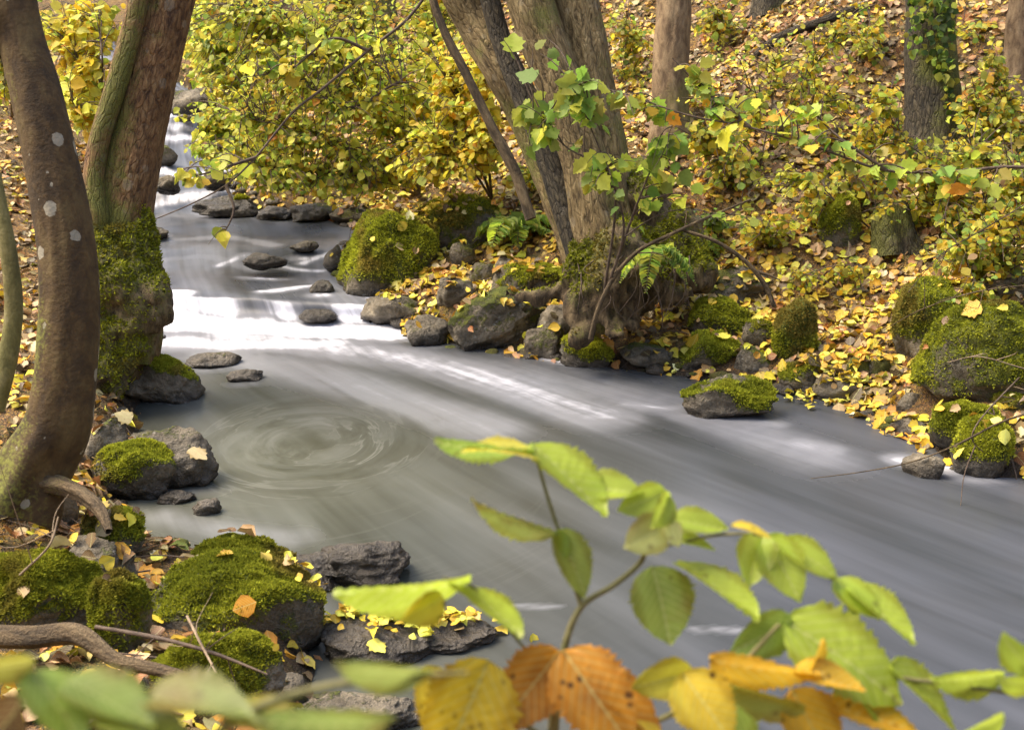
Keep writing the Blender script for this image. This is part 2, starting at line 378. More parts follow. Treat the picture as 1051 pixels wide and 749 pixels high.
# ------------------------------------------------------------------ water
def build_water():
    ns, nt = 620, 90
    A = spline([[*s[0], s[2]] for s in ST], ns); B = spline([[*s[1], s[2]] for s in ST], ns)
    mid = (A + B) / 2; arc = np.r_[0, np.cumsum(np.linalg.norm(np.diff(mid[:, :2], axis=0), axis=1))]
    tt = np.linspace(-.16, 1.16, nt)
    V = A[:, None, :] * (1 - tt[None, :, None]) + B[:, None, :] * tt[None, :, None]
    zi = mid[:, 2]; jit = 5.5 * fbm(np.c_[tt * 3.1, np.zeros(nt), np.zeros(nt)] + 3.3, 51, 3) + 5.0 * (tt - .5)
    for j_ in range(nt): V[:, j_, 2] = np.interp(np.arange(ns) + jit[j_], np.arange(ns), zi)
    V = V.reshape(-1, 3)
    wid = np.linalg.norm((B - A)[:, :2], axis=1)
    flow = np.stack([np.repeat(arc, nt), (tt[None, :] * np.maximum(wid, .6)[:, None] * .55 + tt[None, :] * .9).ravel(), np.zeros(ns * nt)], -1)
    xy = V[:, :2]
    # white water: strokes laid where the stream breaks over stones, (polyline px, level, half width m, strength)
    foam = np.zeros(len(V))
    strokes = [
        ([(160, 332), (230, 336), (300, 339), (400, 342)], .0, .17, .95), ([(168, 350), (260, 354), (340, 352)], 0, .17, .55),
        ([(230, 344), (330, 355), (430, 371), (520, 394), (620, 424)], 0, .22, .44), ([(480, 375), (600, 395), (700, 420), (840, 470)], 0, .22, .20),
        ([(220, 362), (320, 384), (420, 412), (500, 440)], 0, .20, .30),
        ([(162, 312), (192, 314)], .05, .07, .95), ([(270, 306), (300, 303), (320, 300)], .10, .05, .6),
        ([(380, 318), (398, 322)], .05, .05, .6),
        ([(258, 268), (292, 273), (330, 276)], .17, .045, .6), ([(155, 276), (210, 272), (260, 280)], .13, .08, .30),
        ([(225, 268), (250, 262)], .2, .06, .5), ([(310, 266), (335, 262)], .2, .05, .6),
        ([(175, 246), (230, 242), (280, 250)], .24, .09, .28), ([(160, 208), (200, 206), (240, 204)], .31, .12, .5),
        ([(165, 178), (200, 178), (230, 175)], .46, .14, .6), ([(170, 145), (210, 143)], .62, .2, .55), ([(175, 120), (205, 120)], .78, .25, .6),
        ([(180, 132), (205, 130)], .7, .2, .5),
        ([(640, 414), (665, 417), (690, 419)], 0, .04, .42), ([(705, 426), (760, 432), (800, 436)], 0, .06, .28),
        ([(820, 455), (850, 462)], 0, .09, .35), ([(925, 472), (975, 480)], 0, .08, .45), ([(560, 368), (590, 374)], 0, .04, .5),
        ([(490, 622), (570, 623)], 0, .018, .26), ([(715, 646), (760, 648)], 0, .022, .24),
        ([(170, 530), (230, 545), (300, 552)], 0, .10, .17),
        ([(152, 410), (175, 412)], 0, .02, .5)]
    for pts, z, hw, st in strokes:
        Q = spline([onz(x, y, z)[:2] for x, y in pts], 24)
        d = np.full(len(V), 9.0)
        for q in Q: d = np.minimum(d, ((xy - q) ** 2).sum(1))
        foam = np.maximum(foam, st * np.exp(-d / hw ** 2))
    # froth where the sheet drops, thinning out downstream, split into threads across the flow
    zg = V[:, 2].reshape(ns, nt); xg = V.reshape(ns, nt, 3); ds_ = np.linalg.norm(np.diff(xg[:, :, :2], axis=0), axis=2) + 1e-4
    sl_ = np.vstack([np.zeros((1, nt)), np.maximum(-np.diff(zg, axis=0), 0) / ds_]); fr = .62 * sstep(.16, .6, sl_)
    lat = fbm(np.c_[np.repeat(arc, nt) * .5, flow[:, 1] * 4, np.zeros(len(V))], 41, 4).reshape(ns, nt); fr = fr * np.clip(.7 + .9 * lat, .12, 1.25)
    for i_ in range(1, ns): fr[i_] = np.maximum(fr[i_], fr[i_ - 1] * np.exp(-ds_[i_ - 1] / .13))
    foam = np.maximum(foam, fr.ravel())
    upst = sstep(7.3, 7.9, xy[:, 1]); foam = np.maximum(foam, upst * (.11 + .10 * fbm(np.c_[flow[:, 0] * 1.3, flow[:, 1] * 2.5, np.zeros(len(V))], 31, 2)))
    for x0, y0, x1, y1, z in AWASH:            # white collars and wakes of the stones standing in the current
        q = onz((x0 + x1) / 2, y1 + 1, z); hw = (x1 - x0) * depth_of(q) / F * .55
        d2 = ((xy[:, 0] - q[0]) / hw) ** 2 + ((xy[:, 1] - q[1] + .02) / (.045 + .12 * hw)) ** 2
        foam = np.maximum(foam, (.5 if z > .01 else .18) * np.exp(-d2))
    # slow eddy in the left pool
    e0 = onz(318, 452, 0)[:2]; dxy = xy - e0; rr = np.hypot(dxy[:, 0], dxy[:, 1] * .8); th = np.arctan2(dxy[:, 1] * .8, dxy[:, 0])
    eddy = np.clip(1 - sstep(.2, .8, rr), 0, 1) * sstep(.02, .22, rr) * (V[:, 2] < .03)
    eddyco = np.stack([rr, .8 * np.cos(th - 2.2 * rr), .8 * np.sin(th - 2.2 * rr)], -1)
    pa, pb = onz(330, 350, 0)[:2], onz(1050, 650, 0)[:2]; pd = (pb - pa) / np.linalg.norm(pb - pa); q = xy - pa
    al, ac = q @ pd, q @ np.array([-pd[1], pd[0]]); poolflow = np.stack([al, ac * (1 - .25 * sstep(0, 3.5, al)) , np.zeros(len(V))], -1)
    pool = sstep(7.3, 6.4, xy[:, 1]) if False else 1 - sstep(6.6, 7.4, xy[:, 1])
    m0 = onz(250, 520, 0)[:2]
    murk = np.clip(1.25 - np.linalg.norm((xy - m0) * [1, .8], axis=1) / 1.75, 0, 1) * (V[:, 2] < .03)
    m1 = onz(420, 720, 0)[:2]; murk = np.maximum(murk, np.clip(1 - np.linalg.norm(xy - m1, axis=1) / .9, 0, 1))
    P3 = np.c_[xy, np.zeros(len(xy))]
    # standing humps where the current breaks, gentle elsewhere
    V[:, 2] += .010 * fbm(np.c_[flow[:, 0] * 1.2, flow[:, 1] * 4, np.zeros(len(V))], 21, 3) * (.25 + 1.6 * foam) + .003 * foam
    up = sstep(7.6, 8.2, V[:, 1]); V[:, 2] += up * .018 * fbm(np.c_[flow[:, 0] * 2.2, flow[:, 1] * 1.6, np.zeros(len(V))], 5, 2)
    i = np.arange(ns * nt).reshape(ns, nt)
    Fq = np.stack([i[:-1, :-1], i[1:, :-1], i[1:, 1:], i[:-1, 1:]], -1).reshape(-1, 4)
    o = mesh_obj('stream_water', V, Fq, M_WATER, attrs={'flow': ('FLOAT_VECTOR', flow), 'eddyco': ('FLOAT_VECTOR', eddyco),
        'eddy': ('FLOAT', eddy), 'foam': ('FLOAT', foam), 'murk': ('FLOAT', murk), 'poolflow': ('FLOAT_VECTOR', poolflow), 'pool': ('FLOAT', pool)})
    tag(o, 'silky grey stream running over low steps into a broad pool', 'stream', kind='structure')

# ------------------------------------------------------------------ icosphere template
import bmesh
def ico(n):
    bm = bmesh.new(); bmesh.ops.create_icosphere(bm, subdivisions=n, radius=1); bm.verts.ensure_lookup_table()
    V = np.array([v.co for v in bm.verts]); Fc = np.array([[v.index for v in f.verts] for f in bm.faces]); bm.free(); return V, Fc
ICO = {n: ico(n) for n in (3, 4, 5)}

LV_HITS = []                               # (verts, faces, chance) for the leaf litter
def moss_shoots(V, Fc, mossv, n, size, parent, seed, name='moss', tint=1.0):
    r = np.random.default_rng(seed)
    a, b, c = V[Fc[:, 0]], V[Fc[:, 1]], V[Fc[:, 2]]
    nr = np.cross(b - a, c - a); ar = np.linalg.norm(nr, axis=1); nr = norm(nr)
    w = ar * np.clip(mossv[Fc].mean(1) - .42, 0, .35)
    if w.sum() <= 0: return
    k = r.choice(len(Fc), n, p=w / w.sum())
    u = r.random((n, 2)); fl = u.sum(1) > 1; u[fl] = 1 - u[fl]
    p = a[k] + (b - a)[k] * u[:, :1] + (c - a)[k] * u[:, 1:]
    d = norm(nr[k] + r.normal(0, .55, (n, 3)) + [0, 0, .15]); s = norm(np.cross(d, r.normal(0, 1, (n, 3))))
    L = size * (.5 + r.random((n, 1))); W = L * .45
    VV = np.stack([p - s * W - nr[k] * L * .15, p + s * W - nr[k] * L * .15, p + d * L], 1).reshape(-1, 3)
    g = vnoise(p * 7, seed) * .5 + .5; br = (.65 + .7 * r.random(n)) * tint
    c0 = np.array([.12, .145, .018]); c1 = np.array([.42, .43, .045])
    cc = (c0 + (c1 - c0) * (g * .7 + .3 * r.random(n))[:, None]) * br[:, None]
    pb = sstep(.15, .6, fbm(p * 4.2, seed + 17, 3))[:, None]; cc = cc * (1 - pb * .75) + np.array([.20, .14, .045]) * pb * .75 * br[:, None]
    cc = np.repeat(np.c_[cc, np.ones(n)], 3, 0)
    o = mesh_obj(name, VV, np.arange(3 * n).reshape(-1, 3), M_MOSS, parent, {'col': ('FLOAT_COLOR', cc)}, smooth=False)
    o['kind'] = 'stuff'

def rock(name, box, moss, label, tint=1.25, z=None, dep=.8, seed=0, facet=.6, rough=.16, lean=0.0, litter=.25, wetline=.08, sink=.4, group=None, tufts=True):
    x0, y0, x1, y1 = box; cx = (x0 + x1) / 2; r = np.random.default_rng(1000 + seed)
    front = onz(cx, y1, z) if z is not None else hit(cx, y1)
    d = depth_of(front); w = (x1 - x0) * d / F; hh = (y1 - y0) * d / F
    v = norm(front - CAM); sa = -v[2]; ca = math.hypot(v[0], v[1])
    dp = dep * w
    H = max((hh - .42 * dp * sa) / ca, .34 * hh)
    fwd = np.array([v[0], v[1], 0]); fwd = fwd / np.linalg.norm(fwd); side = np.array([fwd[1], -fwd[0], 0])
    w *= 1.08; dp *= 1.08; H *= 1.08
    cen = front + fwd * dp * .38
    hv = H * (1 + sink) / 2                 # half height; top H above front point, bottom sink*H below
    sub = 5 if (x1 - x0) > 70 else (4 if (x1 - x0) > 24 else 3)
    U, Fc = ICO[sub]; U = U.copy()
    U = np.sign(U) * np.abs(U) ** .86; U = U / np.abs(U).max(0)
    for _ in range(int(9 * facet) + 3):     # chipped planes
        nd = norm(r.normal(0, 1, 3)); q = .62 + .33 * r.random(); s = U @ nd
        U = U - np.maximum(s - q, 0)[:, None] * nd * (.6 + .4 * facet)
    off = r.random(3) * 50
    U = U * (1 + rough * fbm(U * 1.3 + off, seed, 3)[:, None]) + .035 * fbm(U * 5 + off, seed + 5, 3)[:, None] * norm(U)
    rg = 1 - np.abs(fbm(U * 2.6 + off, seed + 8, 3)); U = U * (1 + (.06 + .10 * facet) * (rg - .6)[:, None]) + (.02 * fbm(U * 13 + off, seed + 6, 2))[:, None] * norm(U)
    U = U / np.abs(U).max(0)
    V = U[:, :1] * side * w / 2 + U[:, 1:2] * fwd * dp / 2 + np.array([0, 0, 1]) * U[:, 2:3] * hv
    V[:, :2] += side[None, :2] * (U[:, 2:3] * lean * w / 2)
    zb = front[2] + H - hv
    W = V + [cen[0], cen[1], zb]
    nrm = np.zeros_like(W); fn = np.cross(W[Fc[:, 1]] - W[Fc[:, 0]], W[Fc[:, 2]] - W[Fc[:, 0]])
    for k in range(3): np.add.at(nrm, Fc[:, k], fn)
    nrm = norm(nrm)
    hn = (W[:, 2] - front[2]) / max(H, .01)
    wl = front[2] if z is not None else front[2] - .1
    wet = np.clip(1 - (W[:, 2] - wl) / max(wetline, .001), 0, 1) if z is not None or wetline > .06 else np.zeros(len(W))
    mo = moss * 1.0 + .24 * nrm[:, 2] + .24 * np.clip(hn - .3, -.4, .5) - .13 + .34 * fbm(W * 5, seed + 3, 3)
    mo = np.clip(mo, 0, 1) * (moss > .02) * (1 - .7 * np.clip(wet, 0, 1))
    base = np.array([cen[0], cen[1], front[2]])
    if moss > .38 and tufts and (x1 - x0) > 30:
        root = thing(name, base, label, 'rock', group)
        mesh_obj('stone', W - base, Fc, M_ROCK, root, {'wet': ('FLOAT', wet), 'moss': ('FLOAT', mo)})
        n = int(min(22000, 3.4 * (x1 - x0) * (y1 - y0) * moss)) + 400
        moss_shoots(W - base, Fc, mo, n, (.0024 * d if d < 4.5 else .0018 * d), root, seed, tint=tint)
    else:
        o = mesh_obj(name, W - base, Fc, M_ROCK, None, {'wet': ('FLOAT', wet), 'moss': ('FLOAT', mo)})
        o.location = base; tag(o, label, 'rock', group)
    LV_HITS.append((W, Fc, litter))
    return W

# right bank
rk = [
 # name, box, moss, label, kwargs
 ('boulder', (345, 218, 448, 306), .62, 'bright green mossy boulder with grey foot beside the upper rapids', dict(z=.10, dep=.8, facet=.4, litter=.04, lean=.12, wetline=.09, tint=1.6)),
 ('boulder', (428, 203, 520, 258), .66, 'low mossy hump directly behind the bright green boulder by the rapids', dict(dep=.8, facet=.4)),
 ('boulder', (452, 231, 492, 259), .66, 'small round mossy stone tucked right of the bright green boulder', dict(dep=.9)),
 ('boulder', (462, 248, 488, 272), .2, 'small grey stone just below the round mossy stone beside the boulder', {}),
 ('boulder', (446, 280, 486, 316), .3, 'upright grey brown stone between the green boulder and the sloping slab', dict(facet=.9)),
 ('boulder', (372, 304, 432, 331), .16, 'dark wet stone at the foot of the bright green boulder', dict(z=.03, facet=.7, wetline=.06)),
 ('boulder', (412, 325, 462, 354), .1, 'dark angular stone at the water edge left of the sloping slab', dict(z=0, facet=.9, wetline=.1)),
 ('boulder', (456, 298, 558, 361), .36, 'big sloping grey slab with mossy ridge at the water edge', dict(z=0, facet=1, lean=.35, litter=.3)),
 ('boulder', (500, 273, 580, 314), .52, 'mossy brown boulder between the sloping slab and the tree clump', dict(facet=.7)),
 ('boulder', (538, 333, 580, 368), .3, 'upright grey stone with green cap below the tree clump roots', dict(z=0, facet=.8)),
 ('boulder', (576, 343, 630, 377), .58, 'low mossy stone at the waterline under the arched root', dict(z=0, dep=.7)),
 ('boulder', (552, 314, 604, 349), .24, 'shadowed brown stone against the left root of the tree clump', {}),
 ('boulder', (573, 283, 619, 310), .12, 'pale grey stone wedged under the left side of the tree clump', dict(facet=.8)),
 ('boulder', (636, 350, 686, 381), .12, 'grey stone sprinkled with yellow leaves right of the arched root foot', dict(z=0, facet=.8)),
 ('boulder', (708, 307, 767, 344), .60, 'mossy stone sitting on top of another mossy stone right of the tree', dict(litter=.1)),
 ('boulder', (693, 338, 757, 384), .55, 'broad mossy stone at the water edge below a smaller mossy stone', dict(z=0, facet=.7)),
 ('boulder', (745, 354, 794, 388), .25, 'rough brown stone behind the mossy rock standing in the stream', dict(z=0)),
 ('boulder', (712, 274, 786, 311), .3, 'wide grey stone with mossy right end above the undercut bank', dict(facet=.8)),
 ('boulder', (794, 311, 837, 364), .68, 'tall egg shaped mossy stone among yellow leaves', dict(dep=.9, facet=.3, litter=.03)),
 ('boulder', (762, 330, 801, 353), .55, 'low mossy stone left of the tall egg shaped mossy stone', {}),
 ('boulder', (799, 364, 842, 404), .4, 'split dark stone with mossy top below the egg shaped stone', dict(z=0, facet=.9)),
 ('boulder', (831, 382, 887, 412), .08, 'smooth grey brown stone at the edge of the yellow leaf beach', dict(z=0, facet=.5)),
 ('boulder', (868, 367, 893, 388), .62, 'small moss cushion stone left of a twin in the yellow leaves', {}),
 ('boulder', (891, 366, 914, 387), .55, 'small moss cushion stone right of its twin in the yellow leaves', {}),
 ('boulder', (699, 384, 792, 430), .50, 'dark rock with mossy crest standing alone in the stream', dict(z=0, dep=.6, facet=.9, lean=.15, litter=.12, wetline=.09)),
 ('boulder', (917, 285, 992, 362), .70, 'large rounded mossy boulder up the bank left of the biggest one', dict(dep=.9, facet=.3, litter=.04)),
 ('boulder', (938, 313, 1085, 412), .66, 'biggest mossy boulder cut by the right picture edge', dict(dep=.7, facet=.4, litter=.05)),
 ('boulder', (954, 412, 1022, 463), .66, 'leaning mossy stone behind the front mossy stone at the water', dict(z=.05, dep=.8, facet=.5, litter=.05)),
 ('boulder', (976, 429, 1037, 489), .66, 'front mossy stone with leaves on top at the water by the twigs', dict(z=0, dep=.8, facet=.4, litter=.15, wetline=.1)),
 ('boulder', (910, 427, 966, 449), .25, 'flat brown stone at the water edge left of the leaning mossy stone', dict(z=0)),
 ('boulder', (919, 403, 947, 428), .1, 'small grey stone on the yellow leaf beach', dict(z=.02)),
 ('boulder', (1006, 403, 1075, 432), .6, 'flat mossy stone under the biggest boulder at the right edge', dict(z=.14)),
 ('boulder', (926, 466, 968, 490), 0, 'low dark stone washed by foam near the right bank', dict(z=0, dep=.6)),
 ('boulder', (841, 196, 882, 253), .68, 'mossy upright stone on the leafy slope left of the mossy stump', dict(facet=.5, litter=.03)),
 ('boulder', (845, 163, 908, 201), .55, 'broad mossy outcrop half buried in the leafy slope', dict(litter=.1)),
 ('boulder', (1000, 268, 1062, 303), .15, 'grey stone half hidden by twigs above the biggest mossy boulder', dict(facet=.8)),
 ('boulder', (508, 262, 534, 284), .2, 'small grey stone in leaves above the sloping slab', {}),
 ('boulder', (480, 270, 512, 292), .35, 'brown stone with leaves behind the upright grey brown stone', {}),
 # stones in the stream
 ('boulder', (246, 260, 294, 275), .05, 'dark wet stone splitting the upper rapids', dict(z=.21, dep=.6, litter=0, wetline=.3)),
 ('boulder', (298, 248, 327, 258), .05, 'small pointed stone above the upper rapids', dict(z=.23, dep=.6, litter=0, wetline=.1)),
 ('boulder', (332, 253, 354, 274), .05, 'dark stone touching the left side of the bright green boulder', dict(z=.2, litter=.1)),
 ('boulder', (318, 288, 346, 305), .05, 'pointed dark stone at the lip of the fall beside the boulder foot', dict(z=.11, litter=0, wetline=.2)),
 ('boulder', (308, 318, 346, 330), 0, 'rounded stone glazed by the water sheet in the middle of the fall', dict(z=.03, dep=.7, litter=0, facet=.2, rough=.08, wetline=.4)),
 ('boulder', (190, 364, 247, 377), .1, 'low wet stone breaking the pool below the fall', dict(z=0, dep=.6, litter=0, wetline=.12)),
 ('boulder', (234, 380, 272, 392), .05, 'lower of two low wet stones in the pool below the fall', dict(z=0, dep=.6, litter=0, wetline=.12)),
 ('boulder', (199, 513, 230, 529), 0, 'small dark stone alone in the shallow left pool', dict(z=0, dep=.7, litter=0, wetline=.2)),
 ('boulder', (163, 504, 201, 517), 0, 'flat dark stone at the left pool edge behind the lone small stone', dict(z=0, dep=.7, litter=0, wetline=.2)),
 ('boulder', (200, 203, 264, 222), .4, 'dark rock ledge on the far bank where the leaves hang over', dict(z=.28, dep=.5, facet=.9, wetline=.4, litter=.21)),
 ('boulder', (232, 206, 264, 223), .2, 'rounded stone against the dark far bank ledge', dict(z=.27, wetline=.4, litter=.21)),
 ('boulder', (262, 212, 300, 226), .3, 'dark stone right of the far bank ledge', dict(z=.26, wetline=.4, litter=.21)),
 ('boulder', (296, 209, 345, 228), .35, 'long dark stone on the far bank under the hanging leaves', dict(z=.25, wetline=.4, litter=.21)),
 ('boulder', (340, 210, 398, 232), .35, 'brown leafy stone behind the bright green boulder', dict(z=.25, litter=.4)),
 ('boulder', (146, 234, 174, 246), .05, 'dark stone at the far bank just right of the big russet trunk', dict(z=.25, litter=.05)),
 ('boulder', (158, 181, 184, 196), .05, 'small stone in the upper riffle beside the russet trunk', dict(z=.43, litter=0)),
 ('boulder', (205, 175, 238, 192), .1, 'dark stone in the upper riffle under the tip of the thin branch', dict(z=.44, litter=.05)),
 ('boulder', (160, 150, 182, 166), .1, 'mossy dark stone in the second upper riffle', dict(z=.55, litter=0)),
 ('boulder', (205, 118, 240, 140), .2, 'dark stone right of the farthest riffle', dict(z=.74, litter=.1)),
 ('boulder', (176, 92, 225, 114), .1, 'broad dark rock closing the view at the farthest riffle', dict(z=.88, litter=.1)),
 ('boulder', (180, 118, 197, 124), .0, 'thin dark stone awash in the farthest riffle', dict(z=.8, litter=0)),
 # left bank
 ('boulder', (112, 352, 203, 414), .42, 'triangular dark rock under the russet trunk with mossy left side', dict(z=0, dep=.8, facet=1, lean=-.35, litter=.06, wetline=.07)),
 ('boulder', (128, 443, 222, 502), .08, 'dark wet pitted rock with pale leaf on its right end', dict(z=0, dep=.75, facet=.6, litter=.06, wetline=.25)),
 ('boulder', (94, 457, 181, 508), .60, 'rounded mossy rock in front of the dark wet pitted rock', dict(z=.03, dep=.7, litter=.06)),
 ('boulder', (82, 428, 137, 477), .15, 'tilted grey slab beside the foot of the spotted trunk', dict(z=.08, facet=1, lean=.3)),
 ('boulder', (-22, 474, 42, 533), .12, 'grey rock at the left edge below the spotted trunk', dict(facet=.7)),
 ('boulder', (38, 488, 82, 540), .2, 'brown stone right of the grey rock below the spotted trunk', {}),
 ('boulder', (84, 526, 148, 576), .45, 'low mossy stone with yellow leaves at the left pool edge', dict(litter=.4)),
 ('boulder', (182, 552, 302, 618), .56, 'dark mossy rock with leaves on its crest behind the largest mossy rock', dict(z=.0, dep=.6, facet=.5, litter=.08, tint=.85)),
 ('boulder', (142, 578, 332, 690), .62, 'largest mossy rock on the near left bank with one orange leaf', dict(z=.02, dep=.6, facet=.25, litter=.02, tint=1.05)),
 ('boulder', (-20, 568, 104, 650), .62, 'bushy mossy rock at the left edge above the fallen branch', dict(dep=.7, facet=.4, litter=.04, tint=.95)),
 ('boulder', (42, 556, 140, 614), .2, 'grey purple stone behind the two near mossy rocks', dict(facet=.8)),
 ('boulder', (98, 594, 158, 668), .60, 'narrow mossy stone squeezed between the two near mossy rocks', dict(dep=.7, litter=.03, tint=1.0)),
 ('boulder', (162, 656, 292, 728), .60, 'low mossy rock under the twig in front of the largest mossy rock', dict(dep=.6, litter=.05, tint=1.0)),
 ('boulder', (322, 555, 436, 602), .02, 'black glossy wet rock in the near pool', dict(z=0, dep=.7, facet=1, litter=.03, wetline=.5)),
 ('boulder', (284, 572, 362, 606), .05, 'flat grey slab left of the black glossy wet rock', dict(z=0, dep=.9, facet=.6, litter=.06, wetline=.35)),
 ('boulder', (326, 640, 452, 682), .05, 'flat brown slab covered by yellow leaves in the shallows', dict(z=0, dep=.7, facet=.6, litter=.4, wetline=.3)),
 ('boulder', (420, 640, 508, 668), .02, 'smaller dark slab right of the flat leaf covered slab', dict(z=0, dep=.7, facet=.8, litter=.2, wetline=.3)),
 ('boulder', (300, 716, 440, 755), .05, 'dark rock at the bottom edge beneath the blurred leaves', dict(z=0, dep=.5, litter=.1)),
]
AWASH = [(*b, kw['z']) for _, b, _, _, kw in rk if kw.get('wetline', 0) >= .09 and kw.get('z') is not None and kw.get('litter') != .21 and b[1] < 500]
build_water()
for k, (nm, box, mo, lab, kw) in enumerate(rk):
    rock(nm, box, mo, lab, seed=k * 13 + 5, **kw)

# many small pebbles and cobbles wedged along both edges: too many to count
def cobbles():
    U, Fc = ico(2); VV, FF, we, mo = [], [], [], []; n = 0
    i = 0
    while i < 520:
        side = random.random() < .6; q = (SR if side else SL)[random.randrange(20, 238)]
        x = q[0] + random.gauss(0, .10); y = q[1] + random.gauss(0, .10); 
        if y > 16: continue
        s = random.uniform(.015, .06); z = gz(x, y)
        V = U * (1 + .25 * fbm(U * 1.2 + i * 3.7, i, 2)[:, None]) * [s * random.uniform(.8, 1.5), s, s * .65] + [x, y, z + s * .2]
        VV.append(V); FF.append(Fc + n); n += len(V); i += 1
        we.append(np.full(len(V), 1.0 if z < q[2] + .03 else .3)); mo.append(np.clip(np.full(len(V), random.choice([0, 0, .2, .6])) + .1 * (V[:, 2] - z) / s, 0, 1))
    o = mesh_obj('pebbles', np.vstack(VV), np.vstack(FF), M_ROCK, attrs={'wet': ('FLOAT', np.concatenate(we)), 'moss': ('FLOAT', np.concatenate(mo))})
    tag(o, 'scattered cobbles and pebbles along both water edges', 'pebbles', kind='stuff')
cobbles()

# ------------------------------------------------------------------ tubes and trunks
def tube(pts, rad, sides=8, n=None, bumps=0, seed=0, caps=True):
    pts = np.asarray(pts, float); n = n or max(6, len(pts) * 6)
    C = spline(np.c_[pts, np.asarray(rad, float)[:, None]], n); P, r = C[:, :3], np.maximum(C[:, 3], .0004)
    T = norm(np.gradient(P, axis=0)); ref = np.array([0, 1.0, 0.001]) if abs(T[0][1]) < .9 else np.array([1.0, 0, 0])
    X = np.zeros_like(P); x = norm(np.cross(T[0], ref))
    for i in range(n):
        x = norm(x - T[i] * np.dot(x, T[i])); X[i] = x
    Y = np.cross(T, X); a = np.linspace(0, 2 * math.pi, sides, endpoint=False)
    ca, sa = np.cos(a), np.sin(a)
    V = P[:, None] + r[:, None, None] * (ca[None, :, None] * X[:, None] + sa[None, :, None] * Y[:, None])
    arc = np.r_[0, np.cumsum(np.linalg.norm(np.diff(P, axis=0), axis=1))]
    if bumps:
        N_ = norm(V - P[:, None])
        q = np.stack([np.broadcast_to(ca, (n, sides)) * 1.6, np.broadcast_to(sa, (n, sides)) * 1.6, np.broadcast_to(arc[:, None] * 2.2, (n, sides))], -1)
        V = V + N_ * (bumps * r[:, None] * (fbm(q, seed, 3) * .7 + .25 * fbm(q * [3, 3, 1.3], seed + 4, 2)))[..., None]
    V = V.reshape(-1, 3)
    i = np.arange(n * sides).reshape(n, sides); j = np.roll(i, -1, 1)
    Fq = np.stack([i[:-1], j[:-1], j[1:], i[1:]], -1).reshape(-1, 4)
    co = np.stack([np.broadcast_to(ca, (n, sides)) * r[:, None], np.broadcast_to(sa, (n, sides)) * r[:, None], np.broadcast_to(arc[:, None], (n, sides))], -1).reshape(-1, 3)
    return V, Fq, co
def join(parts):
    VV, FF, CC = [], [], []; n = 0
    for V, Fq, c in parts:
        VV.append(V); FF.append(Fq + n); CC.append(c); n += len(V)
    return np.vstack(VV), np.vstack(FF), np.vstack(CC)

def limb(name, pxs, depth, parent, mat, base, moss=.0, sides=48, bumps=.16, seed=0, flare=0.0, mossside=(0, 0, 0), n=None, mosslow=.0, lowz=0.0, ridge=.003):
    """pxs: (px, py, width px[, depth]) from the foot up"""
    P, W = [], []
    for q in pxs:
        d = q[3] if len(q) > 3 else depth
        P.append(at(q[0], q[1], d)); W.append(q[2] / 2 * d / F)
    V, Fq, co = tube(P, W, sides, n or len(P) * 18, bumps, seed)
    C = spline(P, n or len(P) * 18); ctr = np.repeat(C, sides, 0)
    out = norm(V - ctr)
    rgd = 1 - 2 * np.abs(fbm(co * [26, 26, 3.2], seed + 2, 2)); V = V + out * (ridge * rgd)[:, None]
    if flare:
        z0 = P[0][2]; ang = np.arctan2(out[:, 1], out[:, 0]); hgt = V[:, 2] - z0
        V = V + out * (flare * W[0] * np.exp(-np.maximum(hgt, 0) / (W[0] * 1.6)) * (.55 + .45 * np.sin(ang * 5 + seed) + .3 * np.sin(ang * 3 + 2)))[:, None]
    n_ = 0
    mo = moss + .35 * (out @ np.asarray(mossside, float)) + mosslow * np.exp(-np.maximum(V[:, 2] - lowz, 0) / .35) + .22 * fbm(V * 3.1, seed, 3)
    co = co + seed * 1.7
    return mesh_obj(name, V - base, Fq, mat, parent, {'barkco': ('FLOAT_VECTOR', co), 'moss': ('FLOAT', np.clip(mo, 0, 1))})

def roots(name, lines, parent, base, mat, moss=.3, seed=0):
    for k, (pts, r0, r1) in enumerate(lines):
        V, Fq, co = tube(pts, np.linspace(r0, r1, len(pts)), 20, len(pts) * 12, .55, seed + k)
        mesh_obj(name, V - base, Fq, mat, parent, {'barkco': ('FLOAT_VECTOR', co + k), 'moss': ('FLOAT', np.clip(moss + .3 * fbm(V * 5, k, 2), 0, 1))})

# spotted leaning trunk, near left
d1 = 4.15
b1 = at(30, 492, d1); t1 = thing('tree', b1, 'curved smooth trunk with pale lichen spots on the near left bank', 'tree')
limb('trunk', [(14, 520, 74), (34, 478, 62), (58, 440, 62), (66, 400, 61), (70, 350, 60), (71, 300, 57), (66, 240, 54), (52, 165, 52), (38, 100, 49), (20, 30, 44), (5, -60, 41), (-22, -200, 38), (-60, -480, 32), (-90, -900, 20)], d1, t1, M_BARK_SPOT, b1,
     moss=.12, bumps=.06, seed=3, flare=.35, mossside=(-.7, -.1, .2), mosslow=.42, lowz=b1[2])
limb('limb', [(-2, 60, 14, 4.15), (-30, -60, 13, 4.0), (-80, -300, 9, 3.9), (-120, -600, 4, 3.8)], d1, t1, M_BARK_SPOT, b1, bumps=.05, seed=8)
roots('root', [([at(20, 490, d1), at(70, 500, d1 - .08), at(100, 520, d1 - .2), at(112, 545, d1 - .3)], .045, .012), ([at(20, 495, d1), at(-20, 515, d1), at(-60, 540, d1)], .05, .02)], t1, b1, M_ROOT, .3, 3)
